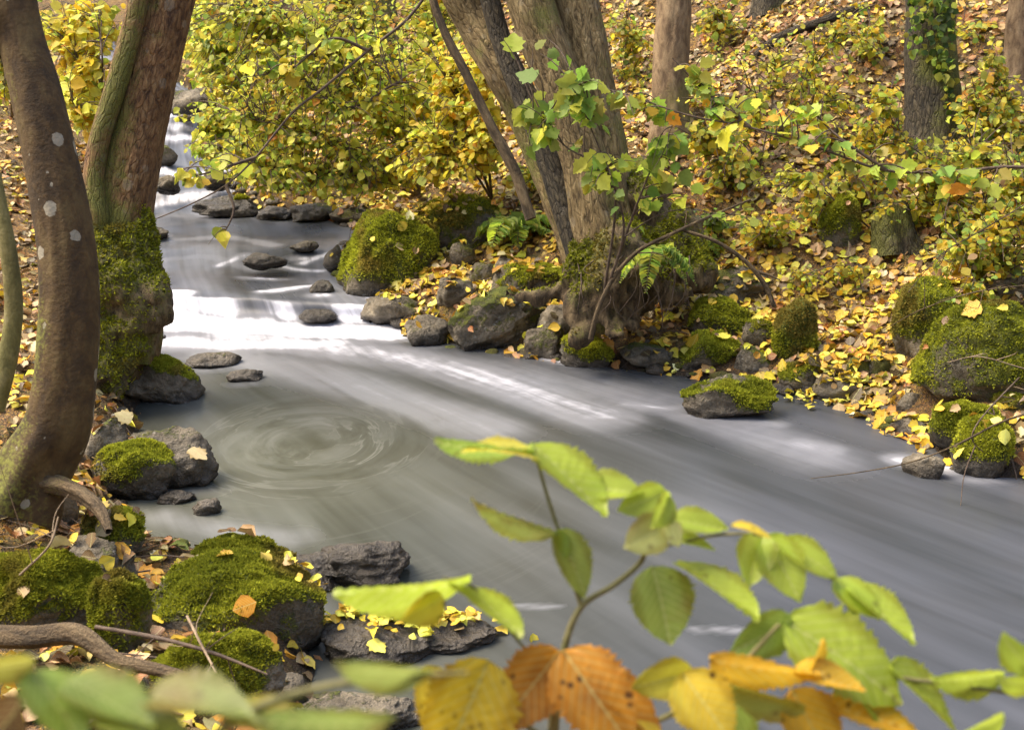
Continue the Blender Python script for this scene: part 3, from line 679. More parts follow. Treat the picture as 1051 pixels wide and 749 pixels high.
# green young stem at the left edge
d1b = 4.5
b2 = at(2, 400, d1b); t2 = thing('sapling', b2, 'slender yellow green stem at the left edge beside the spotted trunk', 'sapling')
limb('stem', [(-6, 420, 20), (4, 385, 19), (12, 345, 18), (14, 310, 17), (9, 262, 17), (0, 215, 16), (-14, 150, 15), (-30, 60, 14), (-60, -120, 12), (-90, -350, 8)], d1b, t2, M_STEM_GREEN, b2, moss=.1, sides=16, bumps=.05, seed=5)

# big russet trunk over the pool
d3 = 6.35
b3 = at(128, 330, d3); t3 = thing('tree', b3, 'broad russet trunk with mossy foot leaning over the left pool', 'tree')
limb('trunk', [(120, 372, 66, 6.4), (122, 340, 76, 6.4), (124, 300, 72), (121, 262, 66), (124, 222, 62), (131, 180, 60), (139, 140, 57), (152, 85, 55), (166, 30, 53), (178, -30, 52), (196, -150, 50), (215, -350, 44), (240, -700, 30)], d3, t3, M_BARK_RED, b3,
     moss=.14, bumps=.10, seed=11, flare=.3, mossside=(-.8, -.5, .1), mosslow=.62, lowz=b3[2] + .35)
limb('mossy_stem', [(101, 262, 26, 6.25), (100, 225, 25, 6.2), (97, 190, 23, 6.2), (101, 150, 21, 6.2), (112, 112, 21, 6.2), (122, 80, 21, 6.2), (133, 40, 20, 6.2), (141, 0, 20, 6.2), (147, -60, 19, 6.2), (150, -200, 17, 6.2), (150, -420, 12, 6.2)], d3, t3, M_BARK_RED, b3,
     moss=.42, sides=18, bumps=.12, seed=13, mossside=(.3, -.4, .2))
dd = 6.15
def root_mass(name, parts, parent, base, mat, voxel, noise, seed, moss=.3, mosstop=.0, shoots=0, ridge=0.0, smooth=6, light=None):
    n = 0; VV, FF = [], []
    for V, Fq in parts:
        VV += [tuple(v) for v in V]; FF += [tuple(int(i) + n for i in f) for f in Fq]; n += len(V)
    me = bpy.data.meshes.new('work'); me.from_pydata(VV, [], FF); o = bpy.data.objects.new('work', me); COL.objects.link(o)
    m = o.modifiers.new('r', 'REMESH'); m.mode = 'VOXEL'; m.voxel_size = voxel
    m = o.modifiers.new('s', 'SMOOTH'); m.factor = .6; m.iterations = smooth
    dg = bpy.context.evaluated_depsgraph_get(); ev = o.evaluated_get(dg); em = ev.to_mesh(); em.calc_loop_triangles()
    V = np.array([v.co for v in em.vertices]); N_ = np.array([v.normal for v in em.vertices]); T_ = np.array([t.vertices[:] for t in em.loop_triangles])
    ev.to_mesh_clear(); bpy.data.objects.remove(o); bpy.data.meshes.remove(me)
    V = V + N_ * (noise * fbm(V * 5.5, seed, 4) + ridge * (1 - 2 * np.abs(fbm(V * [24, 24, 3.5], seed + 3, 2))) + .40 * noise * fbm(V * 20, seed + 7, 3))[:, None]
    mo = np.clip(moss + .35 * N_[:, 2] + mosstop + .28 * fbm(V * 3.3, seed + 9, 3), 0, 1)
    mesh_obj(name, V - base, T_, mat, parent, {'barkco': ('FLOAT_VECTOR', V), 'moss': ('FLOAT', mo)})
    if shoots: moss_shoots(V - base, T_, mo, shoots, .016, parent, seed)
def blob(px, py, rx, ry, d, rz=None):
    U, Fc = ICO[3]; s_ = d / F; return U * [rx * s_, (rz or rx) * s_, ry * s_] + at(px, py, d), Fc
def rtube(pts, r0, r1, seed):
    V, Fq, _ = tube(pts, np.linspace(r0, r1, len(pts)) if np.isscalar(r0) and r1 is not None else r0, 14, len(pts) * 8, .2, seed)
    k = 14; n = len(V) // k
    return np.vstack([V]), np.array([list(f) for f in Fq]).tolist() + [list(range(k))[::-1], list(range((n - 1) * k, n * k))]
# overhanging bank clod of moss and earth that the trunk stands on
def clod(box, d, parent, base, seed, moss=.6, name='mossy_root_mass'):
    x0, y0, x1, y1 = box; U, Fc = ICO[5]; c = at((x0 + x1) / 2, (y0 + y1) / 2, d); s = d / F / 2
    V = U * (1 + .28 * fbm(U * 1.6 + seed, seed, 4)[:, None] + .06 * fbm(U * 7, seed + 2, 2)[:, None]) * [(x1 - x0) * s, (x1 - x0) * s * .8, (y1 - y0) * s] + c
    mo = np.clip(moss + .25 * fbm(V * 4, seed, 3), 0, 1)
    mesh_obj(name, V - base, Fc, M_ROOT, parent, {'barkco': ('FLOAT_VECTOR', V), 'moss': ('FLOAT', mo)})
    moss_shoots(V - base, Fc, mo, 2500, .018, parent, seed)
q3 = dd + .12
root_mass('root_mass', [rtube([at(126, 215, 6.35), at(136, 250, 6.3), at(148, 280, 6.24), at(158, 302, 6.2), at(162, 318, 6.2)], [.13, .13, .11, .085, .06], None, 1),
    rtube([at(164, 314, 6.2), at(155, 328, 6.17), at(135, 333, 6.15), at(112, 338, 6.15), at(92, 345, 6.15)], .062, .06, 2),
    rtube([at(112, 240, 6.3), at(100, 290, 6.22), at(97, 340, 6.2), at(100, 395, 6.15)], .14, .13, 3),
    rtube([at(140, 335, 6.2), at(140, 355, 6.18), at(122, 385, 6.15), at(112, 410, 6.12)], .075, .06, 4),
    blob(124, 302, 24, 28, 6.17), blob(136, 318, 20, 16, 6.17), blob(105, 300, 30, 45, 6.3), blob(118, 365, 30, 34, 6.36), blob(100, 395, 26, 26, 6.2), blob(122, 270, 20, 30, 6.3), blob(84, 330, 26, 60, 6.35), blob(82, 400, 24, 34, 6.1)],
    t3, b3, M_ROOT, .018, .035, 41, moss=.52, shoots=14000, ridge=.006)
# tree clump on the right bank
d4 = 7.0
b4 = at(618, 320, d4); t4 = thing('tree', b4, 'multi stemmed grey tree clump with mossy rooted base on the right bank', 'tree')
limb('trunk', [(620, 328, 50, 7.1), (619, 300, 56), (615, 255, 56), (608, 215, 50), (600, 170, 45), (586, 120, 43), (569, 70, 44), (550, 20, 45), (536, -30, 45), (514, -140, 43), (484, -320, 36), (444, -650, 24)], d4, t4, M_BARK_GREY, b4, moss=.2, bumps=.10, seed=21, flare=.1, mossside=(.7, -.2, .1), mosslow=.28, lowz=b4[2], ridge=.010)
limb('trunk', [(638, 310, 50, 7.15), (632, 250, 52, 7.15), (624, 200, 51, 7.15), (617, 150, 49, 7.15), (608, 100, 48, 7.15), (599, 45, 47, 7.15), (590, -10, 45, 7.15), (575, -100, 43, 7.2), (550, -280, 38, 7.3), (530, -600, 25, 7.4)], d4, t4, M_BARK_GREY, b4, moss=.2, bumps=.09, seed=22, flare=.1, mossside=(.8, -.2, .1), mosslow=.25, lowz=b4[2], ridge=.009)
limb('trunk', [(606, 300, 40, 7.1), (594, 250, 40, 7.2), (572, 190, 39, 7.3), (545, 130, 38, 7.4), (518, 75, 40, 7.4), (490, 25, 40, 7.5), (468, -20, 40, 7.5), (430, -140, 38, 7.6), (380, -350, 30, 7.7)], d4, t4, M_BARK_GREY, b4, moss=.2, bumps=.12, seed=23, mossside=(-.4, -.2, .4), ridge=.008)
limb('trunk', [(598, 270, 30, 7.0), (580, 210, 28, 7.05), (558, 150, 25, 7.1), (535, 95, 23, 7.15), (516, 45, 21, 7.2), (502, -5, 20, 7.2), (480, -90, 19, 7.2), (440, -260, 14, 7.3)], d4, t4, M_BARK_DARK, b4, sides=18, moss=.15, bumps=.10, seed=24)
limb('stem', [(545, 225, 12, 6.9), (530, 180, 11, 6.9), (505, 130, 10, 6.9), (478, 75, 9, 6.9), (455, 30, 9, 6.9), (440, -15, 8, 6.9), (415, -110, 6, 6.9)], d4, t4, M_ROOT, b4, sides=12, moss=.05, bumps=.06, seed=25)
rd = 6.85
root_mass('root_mass', [blob(684, 258, 40, 48, 7.3), blob(640, 275, 36, 52, 7.08), blob(612, 285, 30, 46, 7.05), blob(708, 278, 26, 22, 7.2), blob(660, 215, 26, 34, 7.2),
    rtube([at(606, 235, 7.0), at(600, 275, rd + .05), at(596, 305, rd), at(598, 335, rd - .05), at(592, 352, rd - .1)], [.10, .10, .085, .06, .03], None, 1),
    rtube([at(625, 240, 6.98), at(622, 285, rd), at(626, 320, rd - .05), at(634, 345, rd - .1)], [.12, .11, .08, .035], None, 2),
    rtube([at(640, 240, 6.98), at(648, 290, rd), at(646, 320, rd), at(652, 338, rd - .05)], [.12, .10, .06, .03], None, 3),
    rtube([at(655, 250, 7.05), at(676, 285, rd + .05), at(690, 300, rd), at(712, 300, rd)], [.08, .055, .04, .02], None, 4),
    rtube([at(602, 280, 7.0), at(575, 298, rd + .05), at(545, 304, rd), at(515, 300, rd)], [.07, .045, .03, .02], None, 5)],
    t4, b4, M_ROOT, .026, .045, 61, moss=.24, mosstop=.08, shoots=9000, ridge=.020, smooth=3)
# fine hanging rootlets
rl = []
for k in range(46):
    x = random.uniform(588, 712); y = random.uniform(255, 295); L = random.uniform(20, 50); q = random.uniform(6.72, 6.86)
    rl.append(tube([at(x, y, q), at(x + random.gauss(0, 5), y + L * .5, q - .04), at(x + random.gauss(0, 10), y + L, q - .02)], [.0035, .003, .0015], 5, 8))
V, Fq, co = join(rl); mesh_obj('hanging_rootlets', V - b4, Fq, M_TWIG, t4)

# trunks up the slope
def slope_tree(foot, w, top, mat, label, moss, seed, stems=None, fl=.25):
    b = hit(*foot); d = depth_of(b); t = thing('tree', b, label, 'tree')
    x0, y0 = foot; x1, y1 = top
    pts = [(x0, y0 + 14, w * 1.25, d), (x0, y0 - 10, w * 1.08, d)]
    for f in (.25, .5, .75, 1, 1.7, 3, 5):
        pts.append((x0 + (x1 - x0) * f + random.gauss(0, 1.5), y0 + (y1 - y0) * f, w * max(1.0 - .06 * f, .5), d))
    limb('trunk', pts, d, t, mat, b, moss=moss, bumps=.09, seed=seed, flare=fl, mossside=(.5, -.2, .1), mosslow=.2, lowz=b[2])
    return t, b, d
slope_tree((686, 152), 37, (690, 0), M_BARK_TAN, 'straight tan trunk behind the tree clump', .2, 71)
t6, b6, d6 = slope_tree((958, 156), 52, (953, 0), M_BARK_DARK, 'dark ivy clad trunk on the upper right slope', .4, 72)
slope_tree((1040, 98), 24, (1048, 0), M_BARK_TAN, 'slim ochre trunk at the upper right edge', .0, 73)
slope_tree((790, 8), 30, (800, -120), M_BARK_DARK, 'grey trunk whose foot shows at the top of the slope', .1, 74)
slope_tree((255, 20), 40, (262, -120), M_BARK_DARK, 'trunk hidden behind the hanging yellow leaves upstream', .2, 75)
slope_tree((395, 70), 34, (385, -60), M_BARK_DARK, 'trunk deep behind the yellow green thicket', .3, 76)
# broken mossy stump
bs = hit(917, 252); ds = depth_of(bs); ts = thing('stump', bs, 'broken mossy stump on the slope below the dark ivy clad trunk', 'stump')
limb('trunk', [(918, 264, 46, ds), (917, 244, 38, ds), (915, 228, 35, ds), (914, 214, 31, ds), (913, 209, 20, ds), (913, 208, 2, ds)], ds, ts, M_BARK_DARK, bs, moss=.42, bumps=.22, seed=81, flare=.4, ridge=.014)

# ------------------------------------------------------------------ leaves
def tmpl_oval(w=.36, ser=0):
    y = np.array([0, .22, .5, .78, 1.0]); x = np.array([0, .75, 1, .62, 0]) * w
    V = [(0, y[0], 0)]; 
    V += [(0, .5, -.02)]
    L = [(-x[i], y[i], .06) for i in (1, 2, 3)]; Rr = [(x[i], y[i], .06) for i in (1, 2, 3)]
    V += L + [(0, 1.0, -.10)] + Rr[::-1]
    # 0 base,1 mid,2,3,4 left,5 tip,6,7,8 right (top to bottom)
    return np.array(V), [(0, 1, 3, 2), (1, 5, 4, 3), (1, 7, 6, 5), (0, 8, 7, 1)]
def tmpl_maple():
    half = [(0, 0), (.20, .0), (.42, .12), (.35, .27), (.52, .46), (.37, .53), (.36, .68), (.22, .72), (.13, .88), (0, 1.0)]
    P = [(-x, y) for x, y in half[1:-1]]
    ring = [half[0]] + half[1:-1] + [half[-1]] + P[::-1]
    V = [(0, .36, -.03)] + [(x, y, .07 * abs(x) - .12 * max(0, y - .6)) for x, y in ring]
    n = len(ring); return np.array(V), [(0, 1 + i, 1 + (i + 1) % n) for i in range(n)]
T_OVAL, T_WIDE, T_SLIM, T_MAPLE = tmpl_oval(.36), tmpl_oval(.46), tmpl_oval(.24), tmpl_maple()

def leaf_mesh(name, pos, ydir, nrm, size, cols, tmpl, mat, parent=None, base=(0, 0, 0), seed=0):
    r = np.random.default_rng(seed); T, Fc = tmpl; N = len(pos)
    if N == 0: return None
    Y = norm(ydir); X = norm(np.cross(Y, nrm)); Z = np.cross(X, Y)
    k = len(T); curl = r.normal(1.2, 2.1, N)
    S = np.asarray(size)[:, None, None]
    wv = (r.uniform(.8, 1.15, N))[:, None, None]
    V = pos[:, None] + S * (T[None, :, 0:1] * wv * X[:, None] + T[None, :, 1:2] * Y[:, None] + T[None, :, 2:3] * curl[:, None, None] * Z[:, None])
    V = V.reshape(-1, 3) - np.asarray(base)
    q = len(Fc[0]); Fa = (np.array(Fc)[None] + (np.arange(N) * k)[:, None, None]).reshape(-1, q)
    c = np.repeat(np.c_[cols, np.ones(N)], k, 0); lc = np.tile(T, (N, 1))
    return mesh_obj(name, V, Fa, mat, parent, {'col': ('FLOAT_COLOR', c), 'leafco': ('FLOAT_VECTOR', lc)}, smooth=True)

PAL = dict(
    yellow=(.76, .58, .06), gold=(.62, .38, .03), lemon=(.80, .74, .12), lime=(.52, .62, .09), green=(.25, .38, .07), sprig=(.42, .55, .07), amber=(.78, .50, .05), dark=(.055, .10, .022),
    olive=(.34, .34, .06), orange=(.64, .30, .035), rust=(.26, .10, .03), tan=(.42, .28, .13), pale=(.58, .46, .25), brown=(.15, .085, .04), umber=(.075, .042, .022))
def palette(n, w, r):
    ks = list(w); p = np.array([w[k] for k in ks], float); i = r.choice(len(ks), n, p=p / p.sum())
    c = np.array([PAL[k] for k in ks])[i]
    return np.clip(c * np.exp(r.normal(0, .18, (n, 1))) * np.exp(r.normal(0, .07, (n, 3))), .005, .85)

def bush(name, label, cat, base, stems, blobs, w, leaf=.06, tmpl=T_OVAL, per=7, seed=0, group=None, r0=.012, mat=M_LEAF, tmat=None, droop=.5, dens=1.0):
    """stems: lists of (px, py, depth) growing from base; blobs: (px, py, rx, ry, depth, ddepth, twigs)"""
    r = np.random.default_rng(seed); base = np.asarray(base, float); t = thing(name, base, label, cat, group)
    tb, nodes = [], []
    for s in stems:
        P = [base] + [at(*q) for q in s] if not (s and s[0] is None) else [at(*q) for q in s[1:]]
        C = spline(P, len(P) * 8); nodes.append(C); rr = np.linspace(r0, r0 * .25, len(P))
        tb.append(tube(P, rr, 7, len(P) * 8, .15, seed))
    nodes = np.vstack(nodes); pos, yd, nr = [], [], []
    for px, py, rx, ry, d, dd_, nt in blobs:
        for _ in range(int(nt * dens)):
            u = r.normal(0, .5, 2); g = at(px + u[0] * rx, py + u[1] * ry, d + r.uniform(-1, 1) * dd_)
            di = np.linalg.norm(nodes - g, axis=1) + r.random(len(nodes)) * .7; a = nodes[np.argmin(di)]
            L = np.linalg.norm(g - a); 
            if L < .05: g = g + r.normal(0, .1, 3); L = np.linalg.norm(g - a)
            m = (a + g) / 2 + [0, 0, L * .14] + r.normal(0, .05, 3) * L
            C = spline([a, m, g], 10); tb.append(tube(C[[0, 3, 6, 9]], [.0042, .0035, .0026, .0012], 4, 7))
            f = r.uniform(.0, 1, per) ** .7 * min(1.0, .5 / max(L, .05)); f = 1 - f
            idx = np.clip(f * 9, 0, 9); i0 = np.minimum(idx.astype(int), 8); ff = (idx - i0)[:, None]
            p = C[i0] * (1 - ff) + C[i0 + 1] * ff; tw = norm(g - m)
            sd = norm(np.cross(tw, [0, 0, 1.0]) + 1e-6) * np.where(r.random(per) < .5, -1, 1)[:, None]
            y = norm(sd + tw * .6 + r.normal(0, .35, (per, 3)) + [0, 0, -droop])
            n = norm(np.array([-.15, -.6, .65]) + r.normal(0, .42, (per, 3)))
            pos.append(p + y * .012); yd.append(y); nr.append(n)
    V, Fq, co = join(tb); mesh_obj('branches', V - base, Fq, tmat or M_TWIG, t)
    pos, yd, nr = np.vstack(pos), np.vstack(yd), np.vstack(nr); N = len(pos)
    # colour drifts from clump to clump
    drift = vnoise(pos * 2.4, seed + 9)[:, None]; c = palette(N, w, r) * (1 + .25 * drift)
    leaf_mesh('foliage', pos, yd, nr, leaf * np.exp(r.normal(0, .3, N)), np.clip(c, .004, .8), tmpl, mat, t, base, seed)
    return t

YG = dict(yellow=4, lemon=8, lime=8, green=1.6, olive=.6, gold=.3, orange=.25, tan=.2)
GR = dict(lime=5, green=2, olive=.8, lemon=5, yellow=2)
YE = dict(yellow=5, lemon=6, gold=1, lime=2.2, orange=.2)
MX = dict(olive=2.8, lime=2.4, yellow=2.8, gold=1.6, green=1.7, lemon=1.8, tan=.8)

# thicket hanging over the upper stream
hb = hit(430, 200)
bush('shrub', 'dense yellow green thicket arching over the upper rapids', 'shrub', hb,
     [[(400, 130, 8.9), (330, 60, 8.8), (260, 10, 8.7)], [(420, 140, 9.0), (380, 60, 9.2), (350, -30, 9.3)], [(400, 170, 8.8), (320, 140, 8.6), (250, 120, 8.5)], [(380, 185, 8.9), (300, 180, 8.6), (250, 170, 8.5)], [(420, 90, 8.6), (360, 110, 8.4), (300, 80, 8.3)], [(440, 110, 9), (450, 30, 9.1), (440, -40, 9.2)]],
     [(330, 95, 110, 66, 8.9, .6, 330), (420, 110, 80, 66, 9.1, .6, 260), (300, 35, 110, 50, 8.9, .6, 260), (300, 155, 76, 32, 8.7, .4, 190), (410, 25, 90, 50, 9.2, .6, 260), (410, 175, 76, 22, 8.9, .3, 130), (230, 20, 60, 30, 9.0, .5, 90), (290, 190, 60, 14, 8.5, .25, 70), (370, 190, 40, 12, 8.6, .2, 40)], YG, .039, T_WIDE, 9, 101, r0=.013, dens=1.2)
hb = hit(300, 190)
bush('shrub', 'pale green hazel with tips trailing above the upper riffle', 'shrub', hb,
     [[(280, 120, 10.0), (230, 60, 9.9), (190, 10, 9.8)], [(260, 150, 9.9), (225, 140, 9.7), (205, 150, 9.6)], [(300, 110, 10.2), (300, 20, 10.3)]],
     [(225, 60, 40, 50, 9.9, .4, 80), (235, 120, 36, 30, 9.8, .3, 60), (265, 70, 50, 50, 10.2, .4, 90), (255, 160, 45, 20, 9.7, .3, 50), (215, 160, 20, 18, 9.6, .2, 18)], GR, .05, T_WIDE, 9, 102, r0=.014, dens=2)
hb = hit(505, 205)
bush('shrub', 'golden yellow bush between the thicket and the tree clump', 'shrub', hb,
     [[(480, 130, 8.4), (460, 80, 8.4)], [(500, 150, 8.3), (500, 100, 8.1), (495, 40, 8.0)], [(480, 170, 8.3), (440, 150, 8.3)]],
     [(455, 130, 40, 45, 8.4, .3, 95), (490, 150, 30, 30, 8.3, .3, 55), (440, 175, 40, 16, 8.3, .2, 45), (470, 70, 40, 40, 8.6, .4, 60), (496, 70, 30, 50, 8.0, .3, 40)], YE, .044, T_WIDE, 10, 103, dens=1.8)
# bare looking long branch crossing the thicket, few leaves at the tip
hb = hit(470, 190)
bush('branch', 'long thin dark branch reaching down left across the upper stream', 'branch', at(470, -60, 7.4),
     [[None, (470, -60, 7.4), (425, 12, 7.3), (378, 52, 7.25), (330, 92, 7.2), (300, 116, 7.2), (262, 162, 7.15), (232, 190, 7.1), (195, 210, 7.1), (157, 226, 7.1)],
      [None, (262, 162, 7.15), (230, 172, 7.1), (200, 180, 7.05), (182, 172, 7.0)], [None, (378, 52, 7.25), (340, 40, 7.2), (300, 70, 7.2), (250, 80, 7.1)], [None, (232, 190, 7.1), (240, 215, 7.05), (230, 240, 7.0)]],
     [(196, 182, 18, 16, 7.05, .1, 9), (228, 240, 10, 4, 7.0, .05, 3), (290, 66, 40, 14, 7.2, .1, 14), (340, 44, 40, 16, 7.2, .1, 10), (215, 165, 14, 14, 7.1, .1, 4)], GR, .058, T_WIDE, 4, 104, r0=.011)

# yellow bush behind the left trunks
hb = hit(95, 150)
bush('shrub', 'bright yellow bush seen between the two left trunks', 'shrub', hb,
     [[(90, 90, 8.4), (70, 40, 8.4)], [(105, 80, 8.3), (100, 20, 8.3)], [(85, 120, 8.3), (70, 100, 8.2)]],
     [(85, 40, 34, 34, 8.4, .3, 75), (75, 90, 30, 30, 8.3, .3, 36), (95, 120, 26, 16, 8.2, .2, 24), (60, 20, 40, 18, 8.5, .3, 30), (110, 20, 24, 24, 8.5, .3, 22)], YE, .052, T_WIDE, 6, 105, dens=1.8)
hb = hit(225, 70)
bush('shrub', 'yellow bush right of the russet trunk at the top edge', 'shrub', hb,
     [[(215, 30, 11.5), (205, -10, 11.4)], [(235, 20, 11.5), (250, -10, 11.4)]],
     [(212, 18, 26, 26, 11.5, .3, 40), (250, 0, 50, 20, 11.6, .4, 50), (205, 60, 18, 26, 11.6, .3, 24)], YE, .075, T_WIDE, 6, 106, dens=1.8)
hb = hit(12, 120)
bush('shrub', 'low yellow green shrub at the upper left edge', 'shrub', hb,
     [[(10, 80, 9.4), (-10, 40, 9.4)], [(30, 90, 9.4), (40, 60, 9.3)]],
     [(20, 100, 40, 22, 9.4, .3, 30), (30, 10, 50, 14, 9.6, .3, 24), (0, 60, 20, 40, 9.5, .3, 20)], MX, .06, T_WIDE, 6, 107, dens=1.8)

# maple sprays in front of the tree clump
hb = hit(760, 290)
bush('sapling', 'green maple sapling with broad leaves before the tree clump', 'sapling', at(620, 305, 6.6),
     [[(640, 240, 6.3), (630, 190, 6.2), (610, 140, 6.1), (590, 90, 6.0)], [(650, 220, 6.3), (670, 170, 6.2), (690, 130, 6.1)], [(630, 190, 6.2), (580, 150, 6.2), (540, 110, 6.2)]],
     [(560, 110, 40, 22, 6.2, .15, 12), (540, 55, 30, 20, 6.2, .15, 6), (600, 75, 28, 14, 6.0, .15, 8), (620, 175, 30, 22, 6.1, .15, 14), (675, 165, 28, 22, 6.1, .15, 10), (600, 110, 50, 16, 6.1, .15, 12), (545, 140, 25, 18, 6.2, .15, 7), (700, 200, 30, 22, 6.3, .15, 10)],
     dict(lime=4, green=5, lemon=.8, olive=1.5), .070, T_MAPLE, 3, 108, r0=.008, droop=.75)
bush('branch', 'thin dark branch with yellowing leaves reaching in from the right edge', 'branch', at(1150, 190, 5.6),
     [[None, (1150, 190, 5.6), (1051, 172, 5.7), (980, 176, 5.75), (910, 175, 5.8), (840, 152, 5.85), (770, 131, 5.9), (705, 118, 5.95), (640, 96, 6.0), (590, 86, 6.0)], [None, (770, 131, 5.9), (720, 90, 6.0), (690, 60, 6.0)], [None, (910, 175, 5.8), (860, 140, 5.8), (830, 110, 5.9)]],
     [(660, 110, 40, 18, 6.0, .1, 10), (740, 108, 40, 24, 5.95, .1, 14), (830, 110, 30, 20, 5.9, .1, 8), (720, 70, 30, 16, 6.0, .1, 7), (860, 150, 40, 16, 5.8, .1, 9), (960, 180, 50, 12, 5.75, .1, 10)],
     dict(lime=3, green=4, yellow=1.6, gold=.6, orange=.3, olive=2), .062, T_MAPLE, 4, 109, r0=.009, droop=.6)

# undergrowth up the right slope
ug = [
 ((975, 240), [(1000, 165, 60, 36, 60), (950, 170, 40, 20, 30), (1010, 220, 40, 26, 40), (905, 110, 16, 30, 14)], MX, .052, 'twiggy yellow green shrub around the foot of the dark trunk'),
 ((1040, 300), [(1020, 250, 40, 30, 50), (985, 265, 36, 22, 40), (1045, 200, 24, 40, 36)], MX, .05, 'tangled leafy shrub above the biggest mossy boulder'),
 ((880, 215), [(880, 190, 50, 18, 30), (850, 220, 40, 12, 20)], MX, .055, 'low leafy seedlings on the slope around the mossy stump'),
 ((760, 190), [(750, 170, 40, 26, 40), (720, 140, 30, 20, 24)], MX, .055, 'yellow green undergrowth right of the straight tan trunk'),
 ((800, 250), [(790, 235, 50, 16, 26)], MX, .05, 'sparse green seedlings above the egg shaped mossy stone'),
 ((650, 80), [(645, 40, 26, 30, 40), (660, 90, 24, 18, 22)], MX, .06, 'yellow green bush between the tree clump and the tan trunk'),
 ((735, 50), [(735, 20, 30, 22, 30), (760, 70, 30, 18, 22)], MX, .06, 'yellow green bush on the slope right of the tan trunk'),
 ((880, 60), [(896, 40, 20, 26, 18), (1004, 40, 22, 30, 26), (1010, 90, 24, 18, 20)], MX, .06, 'thin green bush behind the dark ivy clad trunk'),
 ((1010, 330), [(1000, 300, 30, 14, 16)], MX, .045, 'small leafy sprig over the top of the biggest boulder'),
 ((560, 190), [(540, 180, 22, 18, 20), (560, 40, 10, 10, 3)], GR, .06, 'green seedling clump at the left foot of the tree clump'),
 ((1050, 150), [(1030, 120, 40, 40, 50), (1015, 70, 14, 30, 14), (1000, 130, 30, 30, 30)], MX, .055, 'pale leafy bush below the slim ochre trunk at the right edge'),
 ((780, 170), [(800, 60, 70, 36, 26), (850, 110, 60, 30, 24), (780, 120, 50, 30, 22), (870, 30, 40, 26, 16)], dict(lime=2.5, lemon=2.4, yellow=3, olive=2.6, green=1.6, gold=1.2), .05, 'airy veil of thin yellow green sprays over the middle of the slope'),
 ((900, 240), [(890, 140, 50, 24, 16), (820, 190, 50, 24, 20), (960, 215, 50, 20, 22)], dict(lime=2.5, lemon=2.4, yellow=3, olive=2.6, green=1.6, gold=1.2), .05, 'loose yellow green sprays hanging before the mossy stump'),
 ((820, 300), [(815, 285, 26, 14, 8), (880, 280, 40, 14, 10)], MX, .045, 'few green sprigs among the yellow leaves above the egg shaped stone'),
 ((700, 120), [(705, 100, 22, 24, 16), (830, 90, 26, 16, 12)], MX, .05, 'thin yellowing sprigs right beside the straight tan trunk'),
 ((735, 250), [(730, 230, 28, 18, 26), (700, 250, 22, 14, 14)], dict(green=4, olive=2, lime=2, dark=2), .05, 'dark green bramble patch right of the tree clump base'),
]
for k, (bp, bl, w, lf, lab) in enumerate(ug):
    b = hit(*bp); d = depth_of(b)
    st = [[(q[0] * .5 + bp[0] * .5 + random.gauss(0, 6), q[1] * .6 + bp[1] * .4, d - .02), (q[0], q[1] - q[3] * .4, d - .1)] for q in bl]
    bush('undergrowth_shrub', lab, 'shrub', b, st, [(q[0], q[1], q[2] * 1.15, q[3] * 1.15, d - .12, .25, q[4]) for q in bl], w, lf * .66, T_WIDE, 10, 200 + k, r0=.006, dens=1.7)
# ivy on the dark trunk
r = np.random.default_rng(5); n = 420
px = r.uniform(932, 980, n); py = r.uniform(-5, 160, n); pp = np.array([at(a, b_, d6 - .19 - .05 * random.random()) for a, b_ in zip(px, py)])
keep = (vnoise(pp * 3.5, 4) > .25); pp = pp[keep]; n = len(pp)
o = leaf_mesh('foliage', pp, norm(r.normal(0, .5, (n, 3)) + [0, 0, -.7]), norm(np.array([0, -1, .3]) + r.normal(0, .35, (n, 3))), .045 * np.exp(r.normal(0, .25, n)), palette(n, dict(dark=3, green=3, olive=2, lime=1), r), T_WIDE, M_LEAF, t6, b6, 5)
o.name = 'ivy'

# ------------------------------------------------------------------ ferns
def fern(base, label, nf, L, seed, lean=(0, 0, 0)):
    r = np.random.default_rng(seed); t = thing('fern', base, label, 'fern')
    for k in range(nf):
        a = 2 * math.pi * k / nf + r.normal(0, .3); o = np.array([math.cos(a), math.sin(a), 0]) * .8 + np.asarray(lean)
        l = L * r.uniform(.7, 1.1); C = spline([base, base + o * l * .35 + [0, 0, l * .5], base + o * l * .85 + [0, 0, l * .42], base + o * l * 1.15 + [0, 0, l * .1]], 26)
        V, Fq, _ = tube(C[::5], np.linspace(.0035, .001, len(C[::5])), 4, 20); fr = mesh_obj('frond', V - base, Fq, M_GREENTWIG, t)
        pos, yd = [], []; sz = []
        for i in range(4, 26):
            tg = norm(C[i] - C[i - 1]); sd = norm(np.cross(tg, [0, 0, 1])); f = i / 25; w = .30 * l * math.sin(math.pi * min(1, f * .9 + .1)) ** .8
            for s in (-1, 1): pos.append(C[i]); yd.append(sd * s + tg * .35 - np.array([0, 0, .15])); sz.append(max(w, .012))
        n = len(pos); leaf_mesh('foliage', np.array(pos), np.array(yd), norm(np.array([0, 0, 1.0]) + r.normal(0, .15, (n, 3))), np.array(sz), palette(n, dict(green=4, lime=3, olive=1), r), T_SLIM, M_LEAF, fr, base, seed + k)
fern(hit(532, 252), 'feathery green fern on the bank left of the tree clump', 9, .34, 301)
fern(at(672, 268, 6.7), 'small fern hanging from the mossy root mass right of the trunk', 6, .24, 302, (0, -.3, -.5))
fern(hit(716, 262), 'fern tuft beside the dark green bramble patch', 6, .22, 303)
fern(hit(118, 262), 'fern half hidden behind the russet trunk foot', 6, .25, 304)

